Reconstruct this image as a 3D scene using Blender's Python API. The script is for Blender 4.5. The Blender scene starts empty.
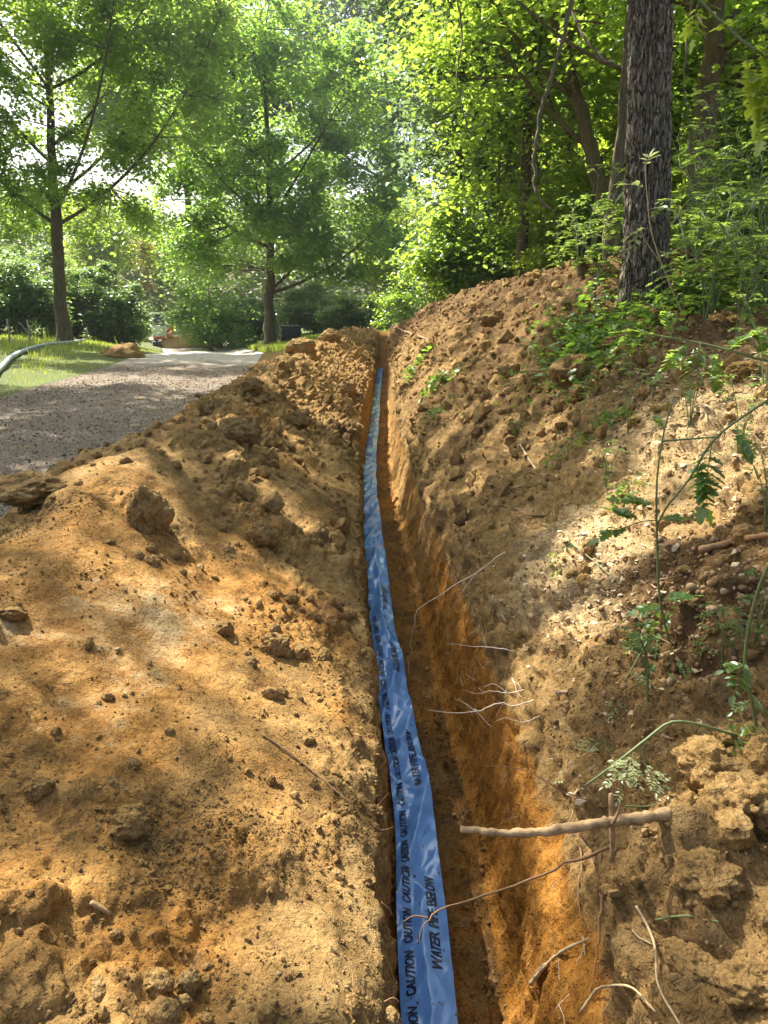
import bpy, bmesh, math, random
import numpy as np
from mathutils import Vector, Matrix
from mathutils.bvhtree import BVHTree

rng = np.random.default_rng(11)
random.seed(7)
C = bpy.context.scene.collection
R = math.radians

# ------------------------------------------------------------------ camera
PITCH = R(15.6); F_PX = 740.0
CAM = np.array([0.0, 0.0, 1.5])
FW = np.array([0, math.cos(PITCH), -math.sin(PITCH)])
UP = np.array([0, math.sin(PITCH), math.cos(PITCH)])
RT = np.array([1.0, 0, 0])
def ray(px, py):
    return FW + RT*((px-384)/F_PX) + UP*((512-py)/F_PX)
def at(px, py, Z):
    return CAM + ray(px, py)*Z
cd = bpy.data.cameras.new('camera'); cam = bpy.data.objects.new('camera', cd); C.objects.link(cam)
cam.location = CAM; cam.rotation_euler = (R(90)-PITCH, 0, 0)
cd.sensor_fit = 'VERTICAL'; cd.sensor_height = 36.0; cd.lens = 36.0*F_PX/1024
cd.clip_start = .02; cd.clip_end = 2000
sc = bpy.context.scene; sc.camera = cam

# ------------------------------------------------------------------ light
SUN_AZ, SUN_EL = R(-42), R(50)            # azimuth from +Y, negative = to the left
S = np.array([math.sin(SUN_AZ)*math.cos(SUN_EL), math.cos(SUN_AZ)*math.cos(SUN_EL), math.sin(SUN_EL)])
sl = bpy.data.lights.new('sun', 'SUN'); sl.energy = 5.0; sl.angle = R(.53); sl.color = (1, .95, .86)
so = bpy.data.objects.new('sun', sl); C.objects.link(so)
so.rotation_euler = Vector(S).to_track_quat('Z', 'Y').to_euler(); so.location = (-20, 20, 40)
w = bpy.data.worlds.new("World"); sc.world = w; w.use_nodes = True
nt = w.node_tree; bg = nt.nodes['Background']
sky = nt.nodes.new('ShaderNodeTexSky'); sky.sky_type = 'NISHITA'; sky.sun_disc = False
sky.sun_elevation = SUN_EL; sky.sun_rotation = SUN_AZ; sky.air_density = 1.0; sky.dust_density = 5.0; sky.ozone_density = 1.0
nt.links.new(sky.outputs[0], bg.inputs[0]); bg.inputs[1].default_value = .10
sc.view_settings.view_transform = 'Standard'; sc.view_settings.look = 'None'
sc.view_settings.exposure = 1.6; sc.view_settings.gamma = 1; sc.view_settings.use_curve_mapping = False
sc.render.engine = 'CYCLES'
cy = sc.cycles
cy.max_bounces = 7; cy.diffuse_bounces = 4; cy.glossy_bounces = 2; cy.transmission_bounces = 5; cy.transparent_max_bounces = 4
cy.caustics_reflective = False; cy.caustics_refractive = False
cy.use_adaptive_sampling = True; cy.adaptive_threshold = .02
cy.use_denoising = True
cy.sample_clamp_indirect = 6

# ------------------------------------------------------------------ noise
_perm = np.random.default_rng(3).permutation(256).astype(np.int32); _perm = np.concatenate([_perm, _perm, _perm])
_g = np.random.default_rng(4).normal(size=(256, 3)).astype(np.float32); _g /= np.linalg.norm(_g, axis=1, keepdims=True)
def pn(x, y, z=0.0, seed=0):
    x, y, z = np.broadcast_arrays(np.asarray(x, np.float32), np.asarray(y, np.float32), np.asarray(z, np.float32))
    shp = x.shape
    x = x.ravel()+seed*17.31; y = y.ravel()+seed*5.77; z = z.ravel()+seed*9.13
    xi = np.floor(x).astype(np.int32); yi = np.floor(y).astype(np.int32); zi = np.floor(z).astype(np.int32)
    fx = x-xi; fy = y-yi; fz = z-zi
    u = fx*fx*fx*(fx*(fx*6-15)+10); v = fy*fy*fy*(fy*(fy*6-15)+10); q = fz*fz*fz*(fz*(fz*6-15)+10)
    xi &= 255; yi &= 255; zi &= 255
    def corner(i, j, k):
        h = _perm[_perm[_perm[xi+i]+yi+j]+zi+k]
        g = _g[h & 255]
        return g[:, 0]*(fx-i)+g[:, 1]*(fy-j)+g[:, 2]*(fz-k)
    def mix(a, b, t): return a+(b-a)*t
    r = mix(mix(mix(corner(0,0,0), corner(1,0,0), u), mix(corner(0,1,0), corner(1,1,0), u), v),
            mix(mix(corner(0,0,1), corner(1,0,1), u), mix(corner(0,1,1), corner(1,1,1), u), v), q)
    return (r*1.6).reshape(shp)
def fbm(x, y, z=0.0, o=4, seed=0, g=.5):
    a, s, t = 1.0, 0.0, 0.0
    for i in range(o):
        s = s+a*pn(np.asarray(x)*2**i, np.asarray(y)*2**i, np.asarray(z)*2**i, seed+i*3); t += a; a *= g
    return s/t
def _h2(i, j, k):
    n = (i*374761393+j*668265263+k*974634777) & 0xffffffff
    n = ((n ^ (n >> 13))*1274126177) & 0xffffffff
    return ((n ^ (n >> 16)) & 0xffff)/65535.0
def clods(x, y, scale, seed=0, present=.7, rmin=.25, rmax=.62):
    """rounded crumbs sticking out of a surface: 0..1 times their own size"""
    x = np.asarray(x, np.float64)/scale; y = np.asarray(y, np.float64)/scale
    wx = pn(x*1.7, y*1.7, 0, seed+40)*.22; wy = pn(x*1.7, y*1.7, 5.5, seed+41)*.22
    x = x+wx; y = y+wy
    xi = np.floor(x).astype(np.int64); yi = np.floor(y).astype(np.int64)
    out = np.zeros_like(x)
    for i in (-1, 0, 1):
        for j in (-1, 0, 1):
            a = xi+i; b = yi+j
            px = a+_h2(a, b, seed*7+1); py = b+_h2(a, b, seed*7+2)
            r = rmin+(rmax-rmin)*_h2(a, b, seed*7+3)**2
            on = _h2(a, b, seed*7+4) < present
            d2 = ((x-px)**2+(y-py)**2)/(r*r)
            hgt = r*np.sqrt(np.clip(1-d2, 0, 1))*on
            out = np.maximum(out, hgt)
    return out
def sstep(a, b, x):
    t = np.clip((np.asarray(x, float)-a)/(b-a), 0, 1); return t*t*(3-2*t)

# ------------------------------------------------------------------ object helpers
def mesh_np(name, v, f, mat=None, smooth=True):
    """v (N,3); f: array (M,k) or list of such arrays"""
    me = bpy.data.meshes.new(name)
    fl = [np.asarray(a, np.int32) for a in (f if isinstance(f, list) else [f]) if len(a)]
    v = np.asarray(v, np.float32)
    me.vertices.add(len(v)); me.vertices.foreach_set('co', v.ravel())
    loops = np.concatenate([a.ravel() for a in fl]); tot = np.concatenate([np.full(len(a), a.shape[1], np.int32) for a in fl])
    start = np.concatenate([[0], np.cumsum(tot)[:-1]]).astype(np.int32)
    me.loops.add(len(loops)); me.loops.foreach_set('vertex_index', loops)
    me.polygons.add(len(tot)); me.polygons.foreach_set('loop_start', start)
    me.update(calc_edges=True)
    me.polygons.foreach_set('use_smooth', np.full(len(tot), smooth, bool))
    me.validate(); 
    if mat: me.materials.append(mat)
    return me
def link(name, me, parent=None):
    o = bpy.data.objects.new(name, me); C.objects.link(o)
    if parent is not None: o.parent = parent
    return o
def tag(o, label=None, cat=None, group=None, kind=None):
    if label: o['label'] = label
    if cat: o['category'] = cat
    if group: o['group'] = group
    if kind: o['kind'] = kind
    return o
def empty(name, loc, label, cat, group=None):
    o = bpy.data.objects.new(name, None); C.objects.link(o); o.location = loc; o.empty_display_size = .1
    return tag(o, label, cat, group)

class MB:
    """collects tubes, boxes and leaves into ONE mesh"""
    def __init__(s): s.v = []; s.f = {}; s.n = 0
    def add(s, v, f):
        v = np.asarray(v, np.float32); f = np.asarray(f, np.int32)
        s.v.append(v); s.f.setdefault(f.shape[1], []).append(f+s.n); s.n += len(v)
    def tube(s, pts, rad, sides=8, wob=0.0, cap=True):
        pts = np.asarray(pts, float); n = len(pts); rad = np.broadcast_to(np.asarray(rad, float), (n,))
        d = np.gradient(pts, axis=0); d /= np.linalg.norm(d, axis=1, keepdims=True)+1e-9
        a = np.cross(d[0], [0.3, .2, 1.0]); a = a/np.linalg.norm(a) if np.linalg.norm(a) > .05 else np.array([1., 0, 0])
        rings = []
        th = np.linspace(0, 2*math.pi, sides, endpoint=False)
        for i in range(n):
            a = a-d[i]*np.dot(a, d[i]); a /= np.linalg.norm(a)+1e-9
            b = np.cross(d[i], a)
            k = 1+wob*rng.normal(size=sides) if wob else 1
            rings.append(pts[i]+rad[i]*((np.cos(th)*k)[:, None]*a+(np.sin(th)*k)[:, None]*b))
        v = np.concatenate(rings)
        i = np.arange(n-1)[:, None]*sides; j = np.arange(sides)[None, :]; j2 = (j+1) % sides
        q = np.stack([i+j, i+j2, i+sides+j2, i+sides+j], -1).reshape(-1, 4)
        base = s.n
        s.add(v, q)
        if cap:
            s.v.append(np.array([pts[0]-d[0]*rad[0]*.25, pts[-1]+d[-1]*rad[-1]*.4], np.float32)); c0 = s.n; s.n += 2
            jj = np.arange(sides); jn = (jj+1) % sides
            s.f.setdefault(3, []).append(np.stack([np.full(sides, c0), base+jn, base+jj], -1).astype(np.int32))
            e = base+(n-1)*sides
            s.f.setdefault(3, []).append(np.stack([np.full(sides, c0+1), e+jj, e+jn], -1).astype(np.int32))
    def box(s, c, d, bev=.02, rot=None):
        x, y, z = np.array(d)/2; b = min(bev, x*.6, y*.6, z*.6)
        bm = bmesh.new(); bmesh.ops.create_cube(bm, size=1)
        for q in bm.verts: q.co = (q.co.x*2*x, q.co.y*2*y, q.co.z*2*z)
        bmesh.ops.bevel(bm, geom=list(bm.edges), offset=b, segments=2, profile=.5, affect='EDGES')
        M = (rot.to_matrix() if rot is not None else Matrix.Identity(3))
        idx = {q: i for i, q in enumerate(bm.verts)}
        v = np.array([list(M @ q.co+Vector(c)) for q in bm.verts])
        base = s.n; s.v.append(v.astype(np.float32)); s.n += len(v)
        for p in bm.faces:
            s.f.setdefault(len(p.verts), []).append(np.array([[base+idx[q] for q in p.verts]], np.int32))
        bm.free()
    def prism(s, poly, axis, c, t, M=None):
        """poly 2D outline extruded by t about c; axis 'x' or 'y'"""
        poly = np.asarray(poly, float); n = len(poly)
        lay = []
        for k in (-t/2, t/2):
            if axis == 'x': lay.append(np.stack([np.full(n, k), poly[:, 0], poly[:, 1]], -1))
            else: lay.append(np.stack([poly[:, 0], np.full(n, k), poly[:, 1]], -1))
        v = np.concatenate(lay)+np.asarray(c)
        i = np.arange(n); j = (i+1) % n
        base = s.n; s.add(v, np.stack([i, j, j+n, i+n], -1))
        s.f.setdefault(n, []).append(np.array([base+i[::-1]], np.int32)); s.f[n].append(np.array([base+n+i], np.int32))
    def leaves(s, c, size, tpl, droop=.3, tilt=.5, yaw=None, dirs=None):
        tv, tf = tpl; c = np.asarray(c, float); n = len(c)
        if dirs is None:
            yaw = rng.uniform(0, 2*math.pi, n) if yaw is None else yaw
            d = np.stack([np.cos(yaw), np.sin(yaw), -np.abs(rng.normal(droop, .3, n))], -1)
        else: d = np.asarray(dirs, float)
        d /= np.linalg.norm(d, axis=1, keepdims=True)
        nr = np.stack([rng.normal(0, tilt, n), rng.normal(0, tilt, n), np.ones(n)], -1)
        sd = np.cross(d, nr); sd /= np.linalg.norm(sd, axis=1, keepdims=True)+1e-9
        nr = np.cross(sd, d)
        size = np.broadcast_to(np.asarray(size, float), (n,))[:, None, None]
        v = c[:, None, :]+size*(tv[None, :, 0:1]*sd[:, None, :]+tv[None, :, 1:2]*d[:, None, :]+tv[None, :, 2:3]*nr[:, None, :])
        k = len(tv)
        f = (np.arange(n)*k)[:, None, None]+tf[None]
        s.add(v.reshape(-1, 3), f.reshape(-1, tf.shape[1]))
    def mesh(s, name, mat, smooth=True):
        return mesh_np(name, np.concatenate(s.v), [np.concatenate(a) for a in s.f.values()], mat, smooth)
    def build(s, name, mat, parent=None, smooth=True):
        o = link(name, s.mesh(name, mat, smooth), parent)
        return o
DIAMOND = (np.array([[0,0,0],[-.32,.42,.07],[0,1,-.04],[.32,.42,.07]]), np.array([[0,2,1],[0,3,2]]))
OVAL = (np.array([[0,0,0],[-.2,.22,.04],[-.26,.55,.06],[-.12,.85,.03],[0,1,-.03],[.12,.85,.03],[.26,.55,.06],[.2,.22,.04],[0,.5,0]]),
        np.array([[8,0,7],[8,7,6],[8,6,5],[8,5,4],[8,4,3],[8,3,2],[8,2,1],[8,1,0]]))
LOBED = (np.array([[0,0,0],[-.18,.1,.03],[-.42,.2,.06],[-.22,.36,.04],[-.46,.58,.08],[-.2,.62,.04],[-.16,.86,.05],[0,1,-.03],
                   [.16,.86,.05],[.2,.62,.04],[.46,.58,.08],[.22,.36,.04],[.42,.2,.06],[.18,.1,.03],[0,.45,0]]),
         np.array([[14,i,i-1] for i in range(1, 14)]+[[14,0,13]]))

# ------------------------------------------------------------------ materials
def newmat(name):
    m = bpy.data.materials.new(name); m.use_nodes = True
    t = m.node_tree; b = t.nodes['Principled BSDF']
    return m, t, b
def nd(t, typ, **kw):
    n = t.nodes.new(typ)
    for k, v in kw.items(): setattr(n, k, v)
    return n
def noise(t, vec, scale, detail=4, rough=.55, dist=0.0):
    n = nd(t, 'ShaderNodeTexNoise'); n.inputs['Scale'].default_value = scale; n.inputs['Detail'].default_value = detail
    n.inputs['Roughness'].default_value = rough; n.inputs['Distortion'].default_value = dist
    t.links.new(vec, n.inputs['Vector']); return n.outputs['Fac']
def ramp(t, fac, stops):
    r = nd(t, 'ShaderNodeValToRGB'); e = r.color_ramp.elements
    while len(e) < len(stops): e.new(.5)
    for q, (p, c) in zip(e, stops): q.position = p; q.color = (*c, 1) if len(c) == 3 else c
    t.links.new(fac, r.inputs[0]); return r.outputs[0]
def mixc(t, fac, a, b, mode='MIX'):
    m = nd(t, 'ShaderNodeMix', data_type='RGBA', blend_type=mode)
    for s, val in ((0, fac), (6, a), (7, b)):
        if isinstance(val, (int, float)): m.inputs[s].default_value = val
        elif isinstance(val, tuple): m.inputs[s].default_value = (*val, 1)
        else: t.links.new(val, m.inputs[s])
    return m.outputs[2]
def math_(t, op, a, b=0.0):
    m = nd(t, 'ShaderNodeMath', operation=op)
    for i, val in enumerate((a, b)):
        if isinstance(val, (int, float)): m.inputs[i].default_value = val
        else: t.links.new(val, m.inputs[i])
    return m.outputs[0]
def bump(t, b, hgt, dist, strength=1.0, prev=None):
    n = nd(t, 'ShaderNodeBump'); n.inputs['Distance'].default_value = dist; n.inputs['Strength'].default_value = strength
    t.links.new(hgt, n.inputs['Height'])
    if prev is not None: t.links.new(prev, n.inputs['Normal'])
    if b is not None: t.links.new(n.outputs[0], b.inputs['Normal'])
    return n.outputs[0]
def objco(t): return nd(t, 'ShaderNodeTexCoord').outputs['Object']

def soil_mat():
    m, t, b = newmat('soil'); co = objco(t)
    at_ = nd(t, 'ShaderNodeVertexColor', layer_name='soil')
    sep = nd(t, 'ShaderNodeSeparateColor'); t.links.new(at_.outputs[0], sep.inputs[0])
    n1 = noise(t, co, 2.2, 6, .6); n2 = noise(t, co, 14, 6, .65); n3 = noise(t, co, 90, 4, .7)
    tan_ = ramp(t, n2, [(.25, (.19, .108, .038)), (.5, (.35, .218, .080)), (.75, (.49, .34, .148))])
    orange = ramp(t, n2, [(.25, (.29, .12, .022)), (.5, (.43, .19, .036)), (.75, (.53, .28, .07))])
    dark = ramp(t, n2, [(.25, (.065, .037, .017)), (.55, (.155, .09, .038)), (.8, (.27, .17, .078))])
    pale = ramp(t, n2, [(.2, (.38, .255, .105)), (.6, (.58, .43, .22)), (.85, (.68, .54, .32))])
    def msk(ch, lo, hi):
        s = math_(t, 'ADD', ch, math_(t, 'MULTIPLY', math_(t, 'SUBTRACT', math_(t, 'ADD', math_(t, 'MULTIPLY', n1, .6), math_(t, 'MULTIPLY', n2, .4)), .5), 1.3))
        r = nd(t, 'ShaderNodeMapRange', interpolation_type='SMOOTHSTEP'); r.inputs[1].default_value = lo; r.inputs[2].default_value = hi
        t.links.new(s, r.inputs[0]); return r.outputs[0]
    c = mixc(t, msk(sep.outputs[0], .3, .7), tan_, orange)
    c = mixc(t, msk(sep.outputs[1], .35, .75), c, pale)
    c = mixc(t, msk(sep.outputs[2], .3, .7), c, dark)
    c = mixc(t, .55, c, ramp(t, n3, [(.3, (.42, .38, .34)), (.52, (1, 1, 1)), (.75, (1.3, 1.27, 1.2))]), 'MULTIPLY')
    # pale grit
    vo = nd(t, 'ShaderNodeTexVoronoi'); vo.inputs['Scale'].default_value = 55; t.links.new(co, vo.inputs['Vector'])
    sp = ramp(t, vo.outputs['Distance'], [(.0, (1,1,1)), (.09, (1,1,1)), (.16, (0,0,0))])
    sel = ramp(t, noise(t, co, 21, 2), [(.6, (0,0,0)), (.66, (1,1,1))])
    c = mixc(t, math_(t, 'MULTIPLY', math_(t, 'MULTIPLY', sp, sel), .6), c, (.5, .44, .34))
    t.links.new(c, b.inputs['Base Color'])
    b.inputs['Roughness'].default_value = .95; b.inputs['Specular IOR Level'].default_value = .12
    n4 = noise(t, co, 260, 3, .7)
    wv = nd(t, 'ShaderNodeMixRGB'); wv.inputs[0].default_value = .06; t.links.new(co, wv.inputs[1]); nv = nd(t, 'ShaderNodeTexNoise'); nv.inputs['Scale'].default_value = 30; t.links.new(co, nv.inputs['Vector']); t.links.new(nv.outputs['Color'], wv.inputs[2])
    def grains(sc_, off):
        g_ = nd(t, 'ShaderNodeTexVoronoi'); g_.inputs['Scale'].default_value = sc_; t.links.new(wv.outputs[0], g_.inputs['Vector'])
        s2 = nd(t, 'ShaderNodeSeparateColor'); t.links.new(g_.outputs['Color'], s2.inputs[0])
        k_ = math_(t, 'MULTIPLY', s2.outputs[0], .75)
        return math_(t, 'MAXIMUM', math_(t, 'SUBTRACT', k_, g_.outputs['Distance']), 0.0)
    p = bump(t, None, n2, .022, .6)
    p = bump(t, None, grains(38, 0), .022, .8, p)
    p = bump(t, None, n3, .012, .85, p)
    p = bump(t, None, grains(110, 0), .012, .9, p)
    bump(t, b, n4, .004, .8, p)
    return m
def simple_soil(name, stops, sc_=18, bd=.01):
    m, t, b = newmat(name); co = objco(t)
    gi = nd(t, 'ShaderNodeNewGeometry')
    n2 = noise(t, co, sc_, 5, .65); n3 = noise(t, co, sc_*6, 4, .7)
    f = math_(t, 'ADD', math_(t, 'MULTIPLY', n2, .55), math_(t, 'MULTIPLY', gi.outputs['Random Per Island'], .45))
    t.links.new(mixc(t, .4, ramp(t, f, stops), ramp(t, n3, [(.3, (.5,.48,.45)), (.7, (1.2,1.2,1.2))]), 'MULTIPLY'), b.inputs['Base Color'])
    b.inputs['Roughness'].default_value = .95; b.inputs['Specular IOR Level'].default_value = .15
    bump(t, b, n3, bd, .8, bump(t, None, n2, bd*2.5, .6))
    return m
def leaf_mat(name, dark, light, trans, tw=.5, gloss=.06, hue=.02):
    m, t, b = newmat(name); t.nodes.remove(b)
    out = t.nodes['Material Output']; gi = nd(t, 'ShaderNodeNewGeometry'); co = objco(t)
    f = math_(t, 'ADD', math_(t, 'MULTIPLY', gi.outputs['Random Per Island'], .4), math_(t, 'MULTIPLY', ramp(t, noise(t, co, .8, 3), [(.32, (0,0,0)), (.68, (1,1,1))]), .6))
    col = ramp(t, f, [(.2, dark), (.8, light)])
    tc = mixc(t, math_(t, 'MULTIPLY', gi.outputs['Random Per Island'], .5), tuple(trans), tuple(min(1, q*1.5) for q in trans))
    di = nd(t, 'ShaderNodeBsdfDiffuse'); t.links.new(col, di.inputs[0])
    tr = nd(t, 'ShaderNodeBsdfTranslucent'); t.links.new(tc, tr.inputs[0])
    mx = nd(t, 'ShaderNodeMixShader'); mx.inputs[0].default_value = tw
    t.links.new(di.outputs[0], mx.inputs[1]); t.links.new(tr.outputs[0], mx.inputs[2])
    gl = nd(t, 'ShaderNodeBsdfGlossy'); gl.inputs['Roughness'].default_value = .38; gl.inputs[0].default_value = (.8, .9, .8, 1)
    m2 = nd(t, 'ShaderNodeMixShader'); m2.inputs[0].default_value = gloss
    t.links.new(mx.outputs[0], m2.inputs[1]); t.links.new(gl.outputs[0], m2.inputs[2])
    t.links.new(m2.outputs[0], out.inputs[0])
    return m
def bark_mat(name, a, b_, scale=1.0, moss=None):
    m, t, b = newmat(name); co = objco(t)
    mp = nd(t, 'ShaderNodeMapping'); mp.inputs['Scale'].default_value = (26*scale, 26*scale, 4.5*scale); t.links.new(co, mp.inputs[0])
    n = noise(t, mp.outputs[0], 1, 6, .65, .6); n2 = noise(t, co, 3*scale, 4)
    c = ramp(t, n, [(.3, a), (.7, b_)])
    if moss: c = mixc(t, ramp(t, n2, [(.52, (0,0,0)), (.7, (.55,.55,.55))]), c, moss)
    t.links.new(c, b.inputs['Base Color']); b.inputs['Roughness'].default_value = .9; b.inputs['Specular IOR Level'].default_value = .2
    bump(t, b, n, .02/scale, .8)
    return m
def plain(name, col, rough=.5, metal=0.0, var=.15, bs=30, bd=.0):
    m, t, b = newmat(name); co = objco(t)
    n = noise(t, co, bs, 4)
    c = mixc(t, var, tuple(col), ramp(t, n, [(.3, (.35,.33,.3)), (.7, (1.2,1.2,1.2))]), 'MULTIPLY')
    t.links.new(c, b.inputs['Base Color']); b.inputs['Roughness'].default_value = rough; b.inputs['Metallic'].default_value = metal
    if bd: bump(t, b, n, bd)
    return m
M = {}
M['soil'] = soil_mat()
M['clod'] = simple_soil('clod_earth', [(.25, (.13,.075,.03)), (.5, (.27,.155,.06)), (.8, (.42,.27,.115))])
M['crumb'] = simple_soil('earth_crumb', [(.2, (.12,.068,.028)), (.5, (.30,.17,.065)), (.85, (.46,.31,.15))], 40, .004)
M['stone'] = simple_soil('pebble_stone', [(.2, (.14,.085,.038)), (.5, (.27,.175,.085)), (.85, (.47,.36,.22))], 30, .003)
M['gravel'] = simple_soil('road_gravel', [(.2, (.13,.10,.078)), (.5, (.25,.20,.155)), (.85, (.46,.40,.33))], 30, .004)
M['chips'] = simple_soil('wood_chips', [(.2, (.25,.15,.07)), (.5, (.50,.36,.20)), (.85, (.72,.60,.42))], 30, .003)
M['oak'] = leaf_mat('oak_leaf', (.05,.11,.02), (.11,.19,.04), (.38,.55,.06), .56)
M['maple'] = leaf_mat('maple_leaf', (.045,.11,.025), (.10,.19,.045), (.35,.55,.07), .56)
M['wood'] = leaf_mat('wood_leaf', (.045,.10,.02), (.10,.18,.035), (.40,.56,.06), .6)
M['bright'] = leaf_mat('bright_leaf', (.07,.13,.018), (.14,.21,.035), (.46,.58,.05), .58)
M['blue'] = leaf_mat('blue_green_leaf', (.05,.09,.045), (.09,.15,.07), (.24,.36,.11), .45)
M['rhodo'] = leaf_mat('rhododendron_leaf', (.05,.11,.03), (.13,.22,.065), (.28,.42,.07), .4, .08)
M['yellow'] = leaf_mat('yellowing_leaf', (.12,.12,.02), (.24,.19,.05), (.4,.36,.05), .45)
M['herb'] = leaf_mat('herb_leaf', (.07,.13,.025), (.14,.21,.05), (.30,.42,.06), .5)
M['herbdark'] = leaf_mat('fern_leaf', (.055,.11,.022), (.11,.19,.04), (.30,.46,.05), .5)
M['wilt'] = leaf_mat('wilted_leaf', (.22,.24,.10), (.40,.42,.20), (.42,.46,.16), .4)
M['ivy'] = leaf_mat('ivy_leaf', (.055,.115,.02), (.12,.21,.04), (.28,.45,.05), .45, .05)
M['grass'] = leaf_mat('grass_blade', (.10,.15,.025), (.20,.25,.05), (.45,.52,.07), .5)
M['far'] = leaf_mat('far_leaf', (.055,.10,.03), (.11,.17,.05), (.30,.40,.07), .5)
def plated_bark():
    m, t, b = newmat('ridged_bark'); co = objco(t)
    wn = nd(t, 'ShaderNodeTexNoise'); wn.inputs['Scale'].default_value = 7; wn.inputs['Detail'].default_value = 4; t.links.new(co, wn.inputs['Vector'])
    wx = nd(t, 'ShaderNodeMixRGB'); wx.inputs[0].default_value = .07; t.links.new(co, wx.inputs[1]); t.links.new(wn.outputs['Color'], wx.inputs[2])
    mp = nd(t, 'ShaderNodeMapping'); mp.inputs['Scale'].default_value = (1, 1, .2); t.links.new(wx.outputs[0], mp.inputs[0])
    def edge(sc_):
        v = nd(t, 'ShaderNodeTexVoronoi', feature='DISTANCE_TO_EDGE'); v.inputs['Scale'].default_value = sc_; t.links.new(mp.outputs[0], v.inputs['Vector']); return v.outputs['Distance']
    e1, e2 = edge(24), edge(52)
    n = noise(t, co, 60, 5, .7); n2 = noise(t, co, 4, 4)
    base = ramp(t, n, [(.3, (.22,.175,.12)), (.7, (.43,.365,.265))])
    base = mixc(t, ramp(t, n2, [(.45, (0,0,0)), (.7, (.7,.7,.7))]), base, (.27,.26,.19))
    c = mixc(t, ramp(t, e1, [(.01, (1,1,1)), (.10, (0,0,0))]), base, (.06,.043,.027))
    c = mixc(t, math_(t, 'MULTIPLY', ramp(t, e2, [(.02, (1,1,1)), (.09, (0,0,0))]), .4), c, (.08,.06,.038))
    t.links.new(c, b.inputs['Base Color']); b.inputs['Roughness'].default_value = .92; b.inputs['Specular IOR Level'].default_value = .15
    h1 = ramp(t, e1, [(0, (0,0,0)), (.3, (1,1,1))]); h2 = ramp(t, e2, [(0, (0,0,0)), (.25, (1,1,1))])
    bump(t, b, h1, .02, .9, bump(t, None, h2, .007, .7, bump(t, None, n, .006, .7)))
    return m
M['bark'] = plated_bark()
M['bark2'] = bark_mat('grey_bark', (.055,.042,.026), (.18,.14,.09), .8, (.07,.08,.03))
M['palebark'] = bark_mat('pale_bark', (.25,.21,.15), (.5,.44,.34), 1)
M['stem'] = plain('green_stem', (.16,.20,.07), .6, 0, .3, 60)
M['drystem'] = plain('dry_stem', (.50,.38,.20), .8, 0, .4, 50)
M['root'] = plain('pale_root', (.78, .64, .46), .85, 0, .4, 60)
M['rootdark'] = plain('brown_root', (.30,.17,.075), .85, 0, .4, 60)
M['vine'] = bark_mat('vine_bark', (.07,.055,.035), (.22,.18,.11), 2)

# ------------------------------------------------------------------ terrain
def I(y, pts):
    a = np.array(pts, float); return np.interp(y, a[:, 0], a[:, 1])
def smooth_interp(y, pts):
    a = np.array(pts, float); xs = a[:, 0]
    i = np.clip(np.searchsorted(xs, y)-1, 0, len(xs)-2); t = np.clip((y-xs[i])/(xs[i+1]-xs[i]), 0, 1)
    m = np.gradient(a[:, 1], xs); h = xs[i+1]-xs[i]
    return ((2*t**3-3*t**2+1)*a[i, 1]+(t**3-2*t**2+t)*h*m[i]+(-2*t**3+3*t**2)*a[i+1, 1]+(t**3-t**2)*h*m[i+1])
CPTS = [(-2, .17), (0, .16), (1.75, .143), (2.6, .129), (3.66, .05), (5.5, -.048), (9, -.175), (14, -.17), (24.3, -.1), (27, -.05), (400, 0)]
def cx(y): return smooth_interp(np.asarray(y, float), CPTS)
rows = list(np.arange(-2.0, .35, .03)); y = .35
while y < 27: rows.append(y); y += .0055+.0036*y
R27 = len(rows)
while y < 170: rows.append(y); y += .15+(y-27)*.04
rows = np.array(rows); NR = len(rows)
far = sstep(25.5, 30, rows)           # trench, heap and bank die out beyond this
endz = sstep(22.5, 25.5, rows)        # trench closes
c = cx(rows)
roadc = smooth_interp(rows, [(-2, -4.2), (6, -4.2), (12, -4.45), (24, -5.75), (40, -9.6), (60, -16), (100, -34), (170, -60)])
hw = I(rows, [(-2, 1.9), (24, 1.9), (60, 2.2), (170, 2.2)])
rz = np.where(rows > 23.5, -.058*(rows-23.5), 0)
rz = np.maximum(rz, -1.15-.002*rows)
zg = np.where(rows > 27, -.004*(rows-27), 0)      # ground on the right beyond the trench
def mixf(a, b): return a*(1-far)+b*far
Ll = c-I(rows, [(-2, .125), (1, .125), (2.5, .155), (3.5, .15), (5.4, .125), (9, .11), (16, .1), (27, .1)])
Rf = c+I(rows, [(0, .24), (2.5, .265), (4, .285), (9, .29), (16, .27), (24, .26), (27, .2)])
Rl = c+I(rows, [(-2, .38), (1.3, .375), (2.6, .435), (4.5, .49), (9, .5), (16, .36), (24, .3), (27, .25)])
zc = I(rows, [(-2, .6), (0, .64), (2, .68), (3.4, .71), (4.6, .81), (5.3, .64), (6.0, .52), (7.2, .70), (9, .72), (14, .72), (20, .76), (25, .76), (28, .6), (34, 0)])
xc = I(rows, [(-2, -1.55), (3, -1.52), (4.6, -1.5), (6, -1.32), (7.3, -1.5), (12, -1.48), (20, -1.42), (26, -1.2), (34, -1.2)])
xt = I(rows, [(-2, 2.5), (4, 2.35), (6.5, 2.25), (8, 2.15), (11, 2.05), (14, 1.68), (18, 1.2), (26, .6), (34, .6)])
zt = I(rows, [(-2, 1.38), (4, 1.45), (6.3, 1.55), (8, 1.95), (11, 1.97), (14, 1.88), (18, 1.6), (23, 1.15), (26, .85), (31, .3), (40, .1)])
zfl = -.62*(1-endz)+.62*endz; zlip = .06+endz*.62
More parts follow.
